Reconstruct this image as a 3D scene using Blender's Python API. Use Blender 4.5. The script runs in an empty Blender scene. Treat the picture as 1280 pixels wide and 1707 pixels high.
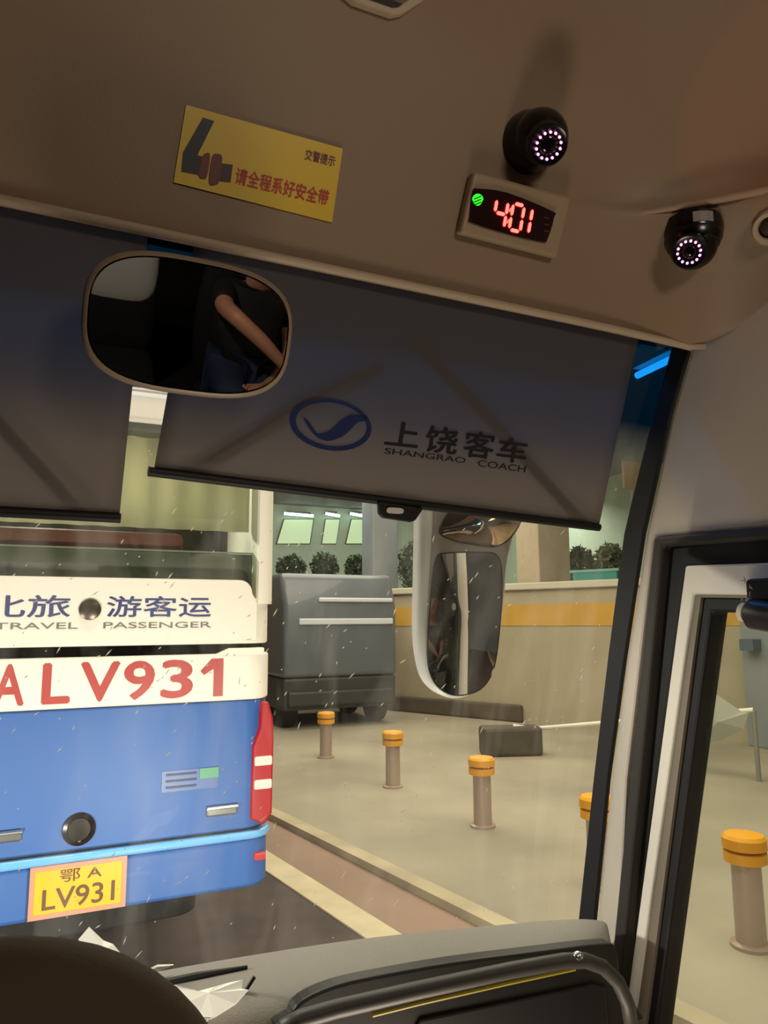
import bpy, bmesh, math, random
import numpy as np
from mathutils import Vector, Matrix

random.seed(7)
S = bpy.context.scene
COL = S.collection

# ------------------------------------------------------------------ camera
IW, IH = 1280, 1707
FPX = 1707 * 26 / 36
CX, CY = 640.0, 853.5


def _cd(px, py):
    v = np.array([(px - CX) / FPX, -(py - CY) / FPX, 1.0])
    return v / np.linalg.norm(v)


_y = _cd(50, 1040)                       # where the coach's forward lines meet
_x = _cd(3270, 1020)                     # where its cross lines meet
_x = _x - _y * (_x @ _y)
_x /= np.linalg.norm(_x)
_z = np.cross(_x, _y)
if _z[1] < 0:
    _z = -_z
RW = np.stack([_x, _y, _z])
CAM = np.array([0.0, 0.0, 2.0])
cam_d = bpy.data.cameras.new('camera')
cam = bpy.data.objects.new('camera', cam_d)
COL.objects.link(cam)
cam_d.sensor_fit = 'VERTICAL'
cam_d.sensor_height = 36
cam_d.sensor_width = 36
cam_d.lens = 26
cam_d.clip_start = 0.02
cam_d.clip_end = 200
M = Matrix.Identity(4)
for i in range(3):
    M[i][0], M[i][1], M[i][2], M[i][3] = RW[i, 0], RW[i, 1], -RW[i, 2], CAM[i]
cam.matrix_world = M
S.camera = cam

# ------------------------------------------------------------------ light
S.view_settings.view_transform = 'Standard'
S.view_settings.look = 'None'
S.view_settings.gamma = 1
S.view_settings.exposure = 0.0
S.view_settings.use_curve_mapping = False
w = bpy.data.worlds.new('night')
S.world = w
w.use_nodes = True
w.node_tree.nodes['Background'].inputs[0].default_value = (0.5, 0.46, 0.38, 1)
w.node_tree.nodes['Background'].inputs[1].default_value = 0.12


def area(name, loc, aim, sx, sy, power, col):
    d = bpy.data.lights.new(name, 'AREA')
    d.shape = 'RECTANGLE'
    d.size, d.size_y = sx, sy
    d.energy = power
    d.color = col
    o = bpy.data.objects.new(name, d)
    COL.objects.link(o)
    o.location = loc
    o.rotation_euler = (Vector(aim) - Vector(loc)).to_track_quat('-Z', 'Y').to_euler()
    return o


def spot(name, loc, aim, power, col, size=80, blend=0.8, rad=0.08):
    d = bpy.data.lights.new(name, 'SPOT')
    d.energy = power
    d.color = col
    d.spot_size = math.radians(size)
    d.spot_blend = blend
    d.shadow_soft_size = rad
    o = bpy.data.objects.new(name, d)
    COL.objects.link(o)
    o.location = loc
    o.rotation_euler = (Vector(aim) - Vector(loc)).to_track_quat('-Z', 'Y').to_euler()
    return o


WARM = (1.0, 0.89, 0.70)
area('station_lamp_light', (5.0, 6.0, 6.0), (5.0, 6.0, 0), 5, 9, 640, WARM)
area('station_lamp_light', (5.5, 14.0, 6.0), (5.5, 14.5, 0), 6, 4, 330, WARM)
area('station_lamp_light', (5.0, -5.0, 6.0), (5.0, -5.0, 0), 5, 6, 260, WARM)
area('bay_fill_light', (0.2, 3.0, 5.7), (0.3, 1.3, 2.0), 1.2, 0.4, 110, (1.0, 0.92, 0.80))  # added fill from above, brightening the visor backs and dashboard
spot('side_fill_light', (-3.5, 3.2, 3.4), (0.75, 1.4, 1.5), 900, (1.0, 0.93, 0.82), 19, 0.6, 0.2)  # unseen added spot that whitens the door pillar and papers
area('terrace_lamp_light', (10.0, 18.5, 6.0), (10.0, 19.5, 3), 10, 1.5, 420, (0.95, 1.0, 0.92))
area('headlight_beam', (-0.85, 1.98, 0.85), (-0.75, 3.9, 1.1), 0.3, 0.2, 44, (1.0, 0.95, 0.86))
area('headlight_beam', (0.85, 1.98, 0.85), (0.75, 3.9, 1.1), 0.3, 0.2, 44, (1.0, 0.95, 0.86))
area('low_fill_light', (0.55, 0.9, 0.95), (0.6, 0.7, 3.0), 0.5, 0.3, 7, (1.0, 0.84, 0.66))  # extra upward fill for fascia and ceiling; no fitting stands here
spot('rear_seat_fill', (-0.3, -0.7, 2.95), (0.5, -1.7, 1.6), 30, (1.0, 0.9, 0.78), 62, 0.4, 0.05)  # added spot to brighten the seats reflected in the inside mirror
area('ceiling_fill_light', (0.7, -1.2, 2.9), (1.0, 0.6, 2.75), 0.5, 0.25, 8.5, (1.0, 0.84, 0.68))  # fill added behind the camera for the fascia and ridge
spot('rear_window_fill', (0.0, 4.8, 2.95), (0.2, 4.0, 2.6), 105, (1.0, 0.97, 0.92), 160)  # added behind the coach's rear window cloth to brighten it
spot('red_ceiling_fill', (0.2, -0.9, 2.3), (1.12, 0.70, 2.87), 9, (1.0, 0.2, 0.12), 11, 0.3, 0.02)  # made-up red spot that tints the ceiling corner; no sign is built

# ------------------------------------------------------------------ helpers
X_, Y_, Z_ = 0, 1, 2


def ray(px, py):
    return RW @ _cd(px, py)


def at(px, py, ax, val):
    r = ray(px, py)
    return CAM + r * ((val - CAM[ax]) / r[ax])


def onp(px, py, p, n):
    r = ray(px, py)
    n = np.array(n, float)
    return CAM + r * (((np.array(p) - CAM) @ n) / (r @ n))


def lin(c):
    o = []
    for v in c:
        v /= 255
        o.append(v / 12.92 if v <= 0.04045 else ((v + 0.055) / 1.055) ** 2.4)
    return tuple(o)


MATS = {}


def mat(name, rgb, rough=0.6, metal=0.0, var=0.0, scale=8.0, bump=0.0, bscale=60.0, spec=0.5, coat=0.0):
    if name in MATS:
        return MATS[name]
    m = bpy.data.materials.new(name)
    m.use_nodes = True
    nt = m.node_tree
    b = nt.nodes['Principled BSDF']
    c = lin(rgb)
    b.inputs['Base Color'].default_value = (*c, 1)
    b.inputs['Roughness'].default_value = rough
    b.inputs['Metallic'].default_value = metal
    b.inputs['Specular IOR Level'].default_value = spec
    b.inputs['Coat Weight'].default_value = coat
    tc = nt.nodes.new('ShaderNodeTexCoord')
    if var > 0:
        n = nt.nodes.new('ShaderNodeTexNoise')
        n.inputs['Scale'].default_value = scale
        n.inputs['Detail'].default_value = 5
        nt.links.new(tc.outputs['Object'], n.inputs['Vector'])
        r = nt.nodes.new('ShaderNodeValToRGB')
        r.color_ramp.elements[0].position = 0.3
        r.color_ramp.elements[1].position = 0.7
        r.color_ramp.elements[0].color = (*[max(0, v * (1 - var)) for v in c], 1)
        r.color_ramp.elements[1].color = (*[min(1, v * (1 + var)) for v in c], 1)
        nt.links.new(n.outputs['Fac'], r.inputs[0])
        nt.links.new(r.outputs[0], b.inputs['Base Color'])
    if bump > 0:
        n2 = nt.nodes.new('ShaderNodeTexNoise')
        n2.inputs['Scale'].default_value = bscale
        n2.inputs['Detail'].default_value = 4
        nt.links.new(tc.outputs['Object'], n2.inputs['Vector'])
        bp = nt.nodes.new('ShaderNodeBump')
        bp.inputs['Strength'].default_value = bump
        bp.inputs['Distance'].default_value = 0.01
        nt.links.new(n2.outputs['Fac'], bp.inputs['Height'])
        nt.links.new(bp.outputs[0], b.inputs['Normal'])
    MATS[name] = m
    return m


def emit(name, rgb, strength):
    if name in MATS:
        return MATS[name]
    m = bpy.data.materials.new(name)
    m.use_nodes = True
    b = m.node_tree.nodes['Principled BSDF']
    c = lin(rgb)
    b.inputs['Base Color'].default_value = (*[v * 0.4 for v in c], 1)
    b.inputs['Emission Color'].default_value = (*c, 1)
    b.inputs['Emission Strength'].default_value = strength
    MATS[name] = m
    return m


def glass_mat(name, band=False, smear=0.0, tint=(0.93, 0.96, 0.92)):
    """Thin pane: clear with a mirror-like sheen, a dusty film, and for the windscreen a dyed band along its top."""
    m = bpy.data.materials.new(name)
    m.use_nodes = True
    nt = m.node_tree
    nt.nodes.clear()
    out = nt.nodes.new('ShaderNodeOutputMaterial')
    tr = nt.nodes.new('ShaderNodeBsdfTransparent')
    tr.inputs[0].default_value = (*tint, 1)
    gl = nt.nodes.new('ShaderNodeBsdfGlossy')
    gl.inputs['Roughness'].default_value = 0.02
    lw = nt.nodes.new('ShaderNodeLayerWeight')
    lw.inputs[0].default_value = 0.5
    pw = nt.nodes.new('ShaderNodeMath')
    pw.operation = 'POWER'
    pw.inputs[1].default_value = 5
    nt.links.new(lw.outputs['Facing'], pw.inputs[0])
    fr = nt.nodes.new('ShaderNodeMath')
    fr.operation = 'MULTIPLY_ADD'
    fr.inputs[1].default_value = 0.75
    fr.inputs[2].default_value = 0.035
    nt.links.new(pw.outputs[0], fr.inputs[0])
    mx = nt.nodes.new('ShaderNodeMixShader')
    nt.links.new(fr.outputs[0], mx.inputs[0])
    nt.links.new(tr.outputs[0], mx.inputs[1])
    nt.links.new(gl.outputs[0], mx.inputs[2])
    last = mx
    if band:
        geo = nt.nodes.new('ShaderNodeNewGeometry')
        sx = nt.nodes.new('ShaderNodeSeparateXYZ')
        nt.links.new(geo.outputs['Position'], sx.inputs[0])
        mr = nt.nodes.new('ShaderNodeMapRange')
        mr.inputs['From Min'].default_value = 2.355
        mr.inputs['From Max'].default_value = 2.43
        nt.links.new(sx.outputs['Z'], mr.inputs['Value'])
        cr = nt.nodes.new('ShaderNodeValToRGB')
        cr.color_ramp.elements[0].color = (*tint, 1)
        cr.color_ramp.elements[1].color = (0.004, 0.16, 0.62, 1)
        nt.links.new(mr.outputs[0], cr.inputs[0])
        nt.links.new(cr.outputs[0], tr.inputs[0])
    if smear > 0:
        df = nt.nodes.new('ShaderNodeBsdfTranslucent')
        df.inputs[0].default_value = (0.8, 0.78, 0.7, 1)
        tc = nt.nodes.new('ShaderNodeTexCoord')
        mp = nt.nodes.new('ShaderNodeMapping')
        mp.inputs['Scale'].default_value = (7, 2.5, 2.0)
        no = nt.nodes.new('ShaderNodeTexNoise')
        no.inputs['Scale'].default_value = 1.6
        no.inputs['Detail'].default_value = 8
        no.inputs['Distortion'].default_value = 0.9
        nt.links.new(tc.outputs['Object'], mp.inputs[0])
        nt.links.new(mp.outputs[0], no.inputs['Vector'])
        r2 = nt.nodes.new('ShaderNodeValToRGB')
        r2.color_ramp.elements[0].position = 0.45
        r2.color_ramp.elements[0].color = (0.006,) * 3 + (1,)
        r2.color_ramp.elements[1].position = 0.75
        r2.color_ramp.elements[1].color = (smear,) * 3 + (1,)
        nt.links.new(no.outputs['Fac'], r2.inputs[0])
        m2 = nt.nodes.new('ShaderNodeMixShader')
        if band:
            mu_ = nt.nodes.new('ShaderNodeMath')
            mu_.operation = 'MULTIPLY'
            iv = nt.nodes.new('ShaderNodeMath')
            iv.operation = 'SUBTRACT'
            iv.inputs[0].default_value = 1.0
            nt.links.new(mr.outputs[0], iv.inputs[1])
            nt.links.new(r2.outputs[0], mu_.inputs[0])
            nt.links.new(iv.outputs[0], mu_.inputs[1])
            nt.links.new(mu_.outputs[0], m2.inputs[0])
        else:
            nt.links.new(r2.outputs[0], m2.inputs[0])
        nt.links.new(last.outputs[0], m2.inputs[1])
        nt.links.new(df.outputs[0], m2.inputs[2])
        last = m2
    nt.links.new(last.outputs[0], out.inputs[0])
    MATS[name] = m
    return m


def cloth_mat(name, rgb, trans=0.5):
    m = bpy.data.materials.new(name)
    m.use_nodes = True
    nt = m.node_tree
    nt.nodes.clear()
    out = nt.nodes.new('ShaderNodeOutputMaterial')
    d = nt.nodes.new('ShaderNodeBsdfPrincipled')
    d.inputs['Base Color'].default_value = (*lin(rgb), 1)
    d.inputs['Roughness'].default_value = 0.55
    t = nt.nodes.new('ShaderNodeBsdfTranslucent')
    t.inputs[0].default_value = (*lin(rgb), 1)
    mx = nt.nodes.new('ShaderNodeMixShader')
    mx.inputs[0].default_value = trans
    nt.links.new(d.outputs[0], mx.inputs[1])
    nt.links.new(t.outputs[0], mx.inputs[2])
    nt.links.new(mx.outputs[0], out.inputs[0])
    MATS[name] = m
    return m


def mirror_mat(name, rgb=(215, 215, 212), rough=0.01):
    return mat(name, rgb, rough, 1.0)


class MB:
    def __init__(s):
        s.v, s.f = [], []

    def add(s, vs, fs):
        b = len(s.v)
        s.v += [tuple(float(c) for c in v) for v in vs]
        s.f += [tuple(b + i for i in f) for f in fs]
        return s

    def box(s, lo, hi):
        x0, y0, z0 = lo
        x1, y1, z1 = hi
        return s.add([(x0, y0, z0), (x1, y0, z0), (x1, y1, z0), (x0, y1, z0), (x0, y0, z1), (x1, y0, z1), (x1, y1, z1), (x0, y1, z1)],
                     [(0, 3, 2, 1), (4, 5, 6, 7), (0, 1, 5, 4), (1, 2, 6, 5), (2, 3, 7, 6), (3, 0, 4, 7)])

    def prism(s, poly, off):
        n = len(poly)
        off = np.array(off, float)
        a = [np.array(p, float) for p in poly]
        return s.add(a + [p + off for p in a],
                     [tuple(range(n)), tuple(range(2 * n - 1, n - 1, -1))] + [(i, i + n, (i + 1) % n + n, (i + 1) % n) for i in range(n)])

    def ring(s, outer, inner, off):
        """A frame: the band between two loops of equal length, given depth."""
        n = len(outer)
        off = np.array(off, float)
        o = [np.array(p, float) for p in outer]
        i_ = [np.array(p, float) for p in inner]
        vs = o + i_ + [p + off for p in o] + [p + off for p in i_]
        fs = []
        for k in range(n):
            j = (k + 1) % n
            fs += [(k, j, n + j, n + k), (2 * n + k, 3 * n + k, 3 * n + j, 2 * n + j), (k, 2 * n + k, 2 * n + j, j), (n + k, n + j, 3 * n + j, 3 * n + k)]
        return s.add(vs, fs)

    def tube(s, path, r, seg=12, caps=True):
        P = [Vector(p) for p in path]
        n = len(P)
        rs = r if isinstance(r, (list, tuple)) else [r] * n
        up = None
        rings = []
        for i in range(n):
            t = (P[min(i + 1, n - 1)] - P[max(i - 1, 0)]).normalized()
            if up is None:
                up = t.orthogonal().normalized()
            up = (up - t * up.dot(t)).normalized()
            sd = t.cross(up)
            rings.append([P[i] + (up * math.cos(2 * math.pi * k / seg) + sd * math.sin(2 * math.pi * k / seg)) * rs[i] for k in range(seg)])
        vs = [v for rg in rings for v in rg]
        fs = [(i * seg + k, i * seg + (k + 1) % seg, (i + 1) * seg + (k + 1) % seg, (i + 1) * seg + k) for i in range(n - 1) for k in range(seg)]
        if caps:
            fs += [tuple(range(seg - 1, -1, -1)), tuple(range((n - 1) * seg, n * seg))]
        return s.add(vs, fs)

    def lathe(s, prof, o=(0, 0, 0), ax=(0, 0, 1), seg=32):
        ax = Vector(ax).normalized()
        u = ax.orthogonal().normalized()
        v = ax.cross(u)
        o = Vector(o)
        vs, fs = [], []
        for r, h in prof:
            for k in range(seg):
                a = 2 * math.pi * k / seg
                vs.append(o + ax * h + (u * math.cos(a) + v * math.sin(a)) * max(r, 1e-5))
        for i in range(len(prof) - 1):
            for k in range(seg):
                j = (k + 1) % seg
                fs.append((i * seg + k, i * seg + j, (i + 1) * seg + j, (i + 1) * seg + k))
        fs += [tuple(range(seg - 1, -1, -1)), tuple(range((len(prof) - 1) * seg, len(prof) * seg))]
        return s.add(vs, fs)

    def ellipsoid(s, c, r, e=2.0, seg=32, rings=18):
        vs, fs = [], []
        pw = lambda q: math.copysign(abs(q) ** (2 / e), q)
        for i in range(rings + 1):
            th = -math.pi / 2 + math.pi * i / rings
            for k in range(seg):
                a = 2 * math.pi * k / seg
                vs.append((c[0] + r[0] * pw(math.cos(th)) * pw(math.cos(a)), c[1] + r[1] * pw(math.cos(th)) * pw(math.sin(a)), c[2] + r[2] * pw(math.sin(th))))
        for i in range(rings):
            for k in range(seg):
                j = (k + 1) % seg
                fs.append((i * seg + k, i * seg + j, (i + 1) * seg + j, (i + 1) * seg + k))
        return s.add(vs, fs)

    def grid(s, rows):
        n, m = len(rows), len(rows[0])
        return s.add([p for r in rows for p in r], [(i * m + j, i * m + j + 1, (i + 1) * m + j + 1, (i + 1) * m + j) for i in range(n - 1) for j in range(m - 1)])

    def build(s, name, material, parent=None, smooth=None, bevel=0.0, bseg=2, subsurf=0, solid=0.0, origin=None):
        if parent is not None:
            org = wloc(parent)
        elif origin is not None:
            org = Vector(origin)
        else:
            a = np.array(s.v)
            org = Vector(((a[:, 0].min() + a[:, 0].max()) / 2, (a[:, 1].min() + a[:, 1].max()) / 2, a[:, 2].min()))
        me = bpy.data.meshes.new(name)
        me.from_pydata([tuple(Vector(v) - org) for v in s.v], [], s.f)
        bm = bmesh.new()
        bm.from_mesh(me)
        bmesh.ops.remove_doubles(bm, verts=bm.verts, dist=1e-6)
        bmesh.ops.recalc_face_normals(bm, faces=bm.faces)
        bm.to_mesh(me)
        bm.free()
        me.update()
        o = bpy.data.objects.new(name, me)
        COL.objects.link(o)
        if parent is not None:
            o.parent = parent
        else:
            o.location = org
        if material:
            me.materials.append(material)
        if solid:
            md = o.modifiers.new('s', 'SOLIDIFY')
            md.thickness = solid
            md.offset = 0
        if bevel:
            md = o.modifiers.new('b', 'BEVEL')
            md.width = bevel
            md.segments = bseg
            md.limit_method = 'ANGLE'
            md.angle_limit = math.radians(40)
        if subsurf:
            md = o.modifiers.new('u', 'SUBSURF')
            md.levels = md.render_levels = subsurf
        if smooth is not None:
            for p in me.polygons:
                p.use_smooth = True
            if smooth < 180:
                me.set_sharp_from_angle(angle=math.radians(smooth))
        return o


def wloc(o):
    l = Vector(o.location)
    while o.parent is not None:
        o = o.parent
        l += Vector(o.location)
    return l


def thing(name, label, cat, loc, group=None):
    o = bpy.data.objects.new(name, None)
    COL.objects.link(o)
    o.location = Vector(loc)
    o.empty_display_size = 0.05
    return tag(o, label, cat, group)


def tag(o, label, cat, group=None, kind=None):
    o['label'] = label
    o['category'] = cat
    if group:
        o['group'] = group
    if kind:
        o['kind'] = kind
    return o


def struct(o, label=None):
    o['kind'] = 'structure'
    if label:
        o['label'] = label
    return o


def dup(root, loc, label=None):
    r = root.copy()
    COL.objects.link(r)
    r.location = Vector(loc)
    if label:
        r['label'] = label
    for ch in root.children:
        c = ch.copy()
        COL.objects.link(c)
        c.parent = r
        for g in ch.children:
            d = g.copy()
            COL.objects.link(d)
            d.parent = c
    return r


def text(name, body, TL, TR, BL, nrm, material, parent, bold=0.0, depth=0.001, fit=True, shear=0.0, fat=0.0):
    """Raised lettering that fills the box TL, TR, BL of a surface."""
    cu = bpy.data.curves.new(name, 'FONT')
    cu.body = body
    cu.size = 1
    cu.extrude = 0.02
    cu.offset = bold
    cu.shear = shear
    cu.resolution_u = 4
    tmp = bpy.data.objects.new(name + '_t', cu)
    COL.objects.link(tmp)
    dg = bpy.context.evaluated_depsgraph_get()
    dg.update()
    me = bpy.data.meshes.new_from_object(tmp.evaluated_get(dg))
    bpy.data.objects.remove(tmp)
    co = np.array([v.co[:] for v in me.vertices])
    lo, hi = co.min(0), co.max(0)
    TL, TR, BL = np.array(TL), np.array(TR), np.array(BL)
    U, W = TR - TL, TL - BL
    nrm = np.array(nrm, float) / np.linalg.norm(nrm)
    org = wloc(parent)
    if fat:
        depth *= .5
        nv = len(co)
        faces = [tuple(p.vertices) for p in me.polygons]
        sh_ = [(0, 0), (fat, 0), (-fat, 0), (0, fat), (0, -fat)]
        allv = np.concatenate([co + np.array([dx_, dy_, 0.02 * k_]) for k_, (dx_, dy_) in enumerate(sh_)])
        allf = [tuple(i + nv * k for i in f_) for k in range(5) for f_ in faces]
        me = bpy.data.meshes.new(name)
        me.from_pydata([tuple(v) for v in allv], [], allf)
        co = allv
        lo, hi = co.min(0), co.max(0)
    for v, c in zip(me.vertices, co):
        a = (c[0] - lo[0]) / (hi[0] - lo[0])
        b = (c[1] - lo[1]) / (hi[1] - lo[1])
        h = (c[2] - lo[2]) / max(hi[2] - lo[2], 1e-6) * depth
        v.co = Vector(BL + U * a + W * b + nrm * (h + 0.0004)) - org
    me.materials.clear()
    me.materials.append(material)
    me.name = name
    o = bpy.data.objects.new(name, me)
    COL.objects.link(o)
    o.parent = parent
    return o


# ------------------------------------------------------------------ materials
m_ceil = mat('warm_beige_plastic', (150, 128, 104), 0.55, bump=0.05, bscale=250)
m_piping = mat('beige_piping', (196, 176, 150), 0.5)
m_pillar = mat('pale_grey_plastic', (205, 196, 182), 0.45, bump=0.04, bscale=200)
m_white = mat('white_paint', (226, 222, 210), 0.3)
m_black = mat('black_plastic', (14, 14, 15), 0.55)
m_rubber = mat('black_rubber', (14, 14, 15), 0.6)
m_rubber2 = mat('charcoal_rubber', (48, 44, 38), 0.6)
m_dash = mat('grey_dashboard_plastic', (134, 129, 121), 0.5, bump=0.25, bscale=500)
m_dark = mat('dark_interior', (36, 31, 27), 0.8)
m_cloth = cloth_mat('grey_visor_cloth', (150, 142, 138), 0.75)
m_navy = mat('navy_print', (22, 40, 92), 0.5)
m_ink = mat('dark_print', (26, 24, 28), 0.5)
m_yellow = mat('yellow_sticker', (232, 196, 34), 0.45)
m_redink = mat('red_print', (190, 50, 36), 0.5)
m_maroon = mat('maroon_print', (110, 44, 36), 0.5)
m_mirror = mirror_mat('mirror_silver')
m_blue = mat('blue_coach_paint', (48, 95, 164), 0.5)
m_cream = mat('cream_coach_paint', (240, 230, 214), 0.5)
m_road = mat('dark_asphalt', (74, 60, 56), 0.8, var=0.25, scale=3, bump=0.3, bscale=90)
m_lane = mat('reddish_paving', (146, 120, 104), 0.8, var=0.14, scale=1.2, bump=0.2)
m_kerb = mat('pale_kerb', (206, 190, 156), 0.7, var=0.12, scale=4)
m_conc = mat('tan_concrete', (158, 149, 130), 0.8, var=0.22, scale=0.55, bump=0.15)
m_wall = mat('beige_wall', (178, 166, 140), 0.8, var=0.06, scale=1.0)
m_stripe = mat('ochre_paint', (206, 160, 70), 0.6, var=0.08, scale=2)
m_ledge = mat('pale_ledge', (206, 200, 180), 0.7)
m_bcap = mat('amber_yellow', (236, 164, 24), 0.4)
m_bpost = mat('pinkish_steel', (178, 156, 140), 0.35, metal=0.25)

# ------------------------------------------------------------------ setting: ground and station
GX0, GX1, GY0, GY1 = -14.0, 18.0, -14.0, 30.0
la, lb = at(450, 1440, 2, 0), at(650, 1570, 2, 0)
ka, kb = at(470, 1370, 2, 0), at(820, 1545, 2, 0)


def extend(a, b, y):
    t = (y - a[1]) / (b[1] - a[1])
    return a + (b - a) * t


l0, l1 = extend(la, lb, GY0), extend(la, lb, GY1)
k0, k1 = extend(ka, kb, GY0), extend(ka, kb, GY1)
dn = np.array([0, 0, -0.2])
struct(MB().prism([(GX0, GY0, 0), (l0[0], GY0, 0), (l1[0], GY1, 0), (GX0, GY1, 0)], dn).build('road', m_road), 'dark asphalt lane under the coaches')
struct(MB().prism([(l0[0], GY0, 0), (k0[0], GY0, 0), (k1[0], GY1, 0), (l1[0], GY1, 0)], dn).build('path', m_lane), 'reddish strip between the painted line and the kerb')
struct(MB().prism([(k0[0], GY0, 0.0), (GX1, GY0, 0.0), (GX1, GY1, 0.0), (k1[0], GY1, 0.0)], dn).build('pavement', m_conc), 'wide tan concrete pavement')
ln = np.array([0.11, 0.02, 0])
struct(MB().prism([l0 - ln, l0 + ln, l1 + ln, l1 - ln], (0, 0, 0.012)).build('kerb', m_kerb), 'pale line edging the dark lane')
ln = np.array([0.07, 0.02, 0])
struct(MB().prism([k0 - ln, k0 + ln, k1 + ln, k1 - ln], (0, 0, 0.06)).build('kerb', mat('worn_kerb', (178, 164, 136), 0.8, var=0.2, scale=2)), 'low kerb along the pavement')

m_roof = mat('station_soffit', (120, 124, 120), 0.9)
struct(MB().box((GX0, GY0, 6.3), (GX1, GY1, 6.5)).build('roof', m_roof), 'concrete soffit over the station')
m_back = mat('pale_green_wall', (188, 198, 174), 0.8, var=0.05)
struct(MB().box((GX0, 26, 0), (GX1, 26.3, 6.3)).build('wall_back', m_back), 'pale green far wall')
struct(MB().box((15.6, GY0, 0), (15.9, 26, 6.3)).build('wall_right_far', m_back))
struct(MB().box((GX0, GY0, 0), (GX0 + 0.3, GY1, 6.3)).build('wall_left_far', m_roof))

# retaining wall with ochre stripe
WA, WB = np.array([7.5, 15.8, 0]), np.array([10.9, 8.3, 0])
wd = (WB - WA) / np.linalg.norm(WB - WA)
wn = np.array([-wd[1], wd[0], 0])          # towards ... flipped below to point away from the road
if wn[0] < 0:
    wn = -wn
W0, W1 = WA, WB + wd * 7


def wallbox(a, b, z0, z1, d0, d1):
    return MB().prism([a + wn * d0 + [0, 0, z0], b + wn * d0 + [0, 0, z0], b + wn * d1 + [0, 0, z0], a + wn * d1 + [0, 0, z0]], (0, 0, z1 - z0))


struct(wallbox(W0, W1, 0, 2.62, 0, 0.3).build('wall_terrace', m_wall), 'beige retaining wall beyond the pavement')
struct(wallbox(W0 - wd * 0.03, W1, 1.9, 2.33, -0.012, 0.02).build('trim_stripe', m_stripe), 'ochre band painted along the retaining wall')
struct(wallbox(W0 - wd * 0.1, W1, 2.62, 2.76, -0.08, 0.42).build('trim_ledge', m_ledge, bevel=0.02), 'pale coping on the retaining wall')
m_base = mat('dark_wall_base', (92, 82, 68), 0.85, var=0.2, scale=3)  # dark mottled strip along part of the wall foot
struct(wallbox(W0 + wd * 0.1, W0 + wd * 3.6, 0, 0.34, -0.1, 0.02).build('baseboard_terrace', m_base, bevel=0.04))
# terrace ground behind the wall, and the brown wall closing it on the left
tg = MB()
tg.prism([W0 + wn * 0.3, W1 + wn * 0.3, np.array([15.6, W1[1], 0]), np.array([15.6, 26, 0]), np.array([1.0, 26, 0]), np.array([1.0, 18.6, 0]), np.array([6.6, 18.6, 0])], (0, 0, 2.6))
struct(tg.build('terrace_floor', m_conc), 'raised terrace behind the walls')
m_brown = mat('red_brown_brick', (112, 82, 66), 0.8, var=0.2, scale=6)
struct(MB().prism([(0.5, 18.3, 0), (6.4, 18.3, 0), (7.6, 15.9, 0), (7.6, 18.6, 0), (0.5, 18.6, 0)], (0, 0, 3.02)).build('wall_planter', m_brown), 'red-brown planter wall behind the van')

# pillars of the station
m_bluegrey = mat('blue_grey_column', (136, 142, 146), 0.6, var=0.06, scale=2)
m_beigecol = mat('beige_column', (186, 170, 144), 0.7, var=0.05)
pc = at(632, 1000, 1, 17.4)
struct(MB().box((pc[0] - 0.36, 17.0, 0), (pc[0] + 0.36, 17.7, 6.3)).build('column_grey', m_bluegrey, bevel=0.03), 'blue-grey column behind the van')
pc = onp(905, 930, WA + wn * 1.1, wn)
struct(MB().box((pc[0] - 0.42, pc[1] - 0.4, 2.6), (pc[0] + 0.42, pc[1] + 0.4, 6.3)).build('column_beige', m_beigecol, bevel=0.03), 'beige column on the terrace')
pc = onp(1262, 1100, WA - wn * 0.25, wn)
struct(MB().box((pc[0] - 0.1, pc[1] - 0.75, 0), (pc[0] + 0.5, pc[1] + 0.2, 2.0)).build('column_low', m_bluegrey, bevel=0.02), 'grey pier against the retaining wall')
pq = onp(1256, 1075, WA - wn * 0.42, wn)
sg = MB().box((pq[0] - 0.14, pq[1] - 0.1, pq[2] - 0.09), (pq[0] + 0.14, pq[1] + 0.15, pq[2] + 0.09)).build('wall_plate', mat('slate_blue_plate', (84, 98, 112), 0.5))
tag(sg, 'small slate blue plate fixed to the grey pier seen through the door', 'plate')

# lit windows on the far building
m_frame = mat('dark_frame', (70, 76, 66), 0.6)
m_lit = emit('lit_window_glow', (206, 226, 176), 0.75)
m_tube = emit('fluorescent_tube', (214, 250, 246), 6.0)
for i, (xa, xb, xt0, xt1) in enumerate([(462, 516, 474, 522), (537, 560, 543, 566), (577, 611, 586, 606)]):
    Yb = 25.94
    r = thing('lit_window', ['widest pale green lit window right of the white coach corner', 'narrow middle lit window between two others far behind', 'lit window beside the blue-grey column with shrub shapes'][i],
              'window', at((xa + xb) / 2, 905, 1, Yb), 'lit windows behind the planter')
    q = [at(xa, 906, 1, Yb), at(xb, 906, 1, Yb), at(xt1, 866, 1, Yb), at(xt0, 866, 1, Yb)]
    MB().prism(q, (0, 0.06, 0)).build('window_pane', m_lit, r)
    c = sum(q) / 4
    MB().ring([c + (p - c) * 1.06 for p in q], q, (0, 0.06, 0)).build('window_frame', m_frame, r)
for i, (xa, xb) in enumerate([(474, 522), (543, 566), (584, 606)]):
    a, b = at(xa, 856, 1, 25.6), at(xb, 860, 1, 25.6)
    r = thing('fluorescent_lamp', ['long cool white tube over the widest far window', 'short cool white tube over the middle far window', 'cool white tube over the far window nearest the column'][i], 'lamp', (a + b) / 2, 'tube lamps over the far windows')
    MB().tube([a, b], 0.05).build('tube', m_tube, r)
    MB().box((a[0] + .1, 25.6, a[2] + 0.02), (b[0] - .1, 26.0, a[2] + 0.1)).build('bracket', m_frame, r)
a, b = at(1062, 626, 2, 5.9), at(1124, 596, 2, 5.9)
r = thing('ceiling_lamp', 'long bright tube lamp glowing blue through the tinted corner of the windscreen', 'lamp', (a + b) / 2 + [0, 0, 0.3])
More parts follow.
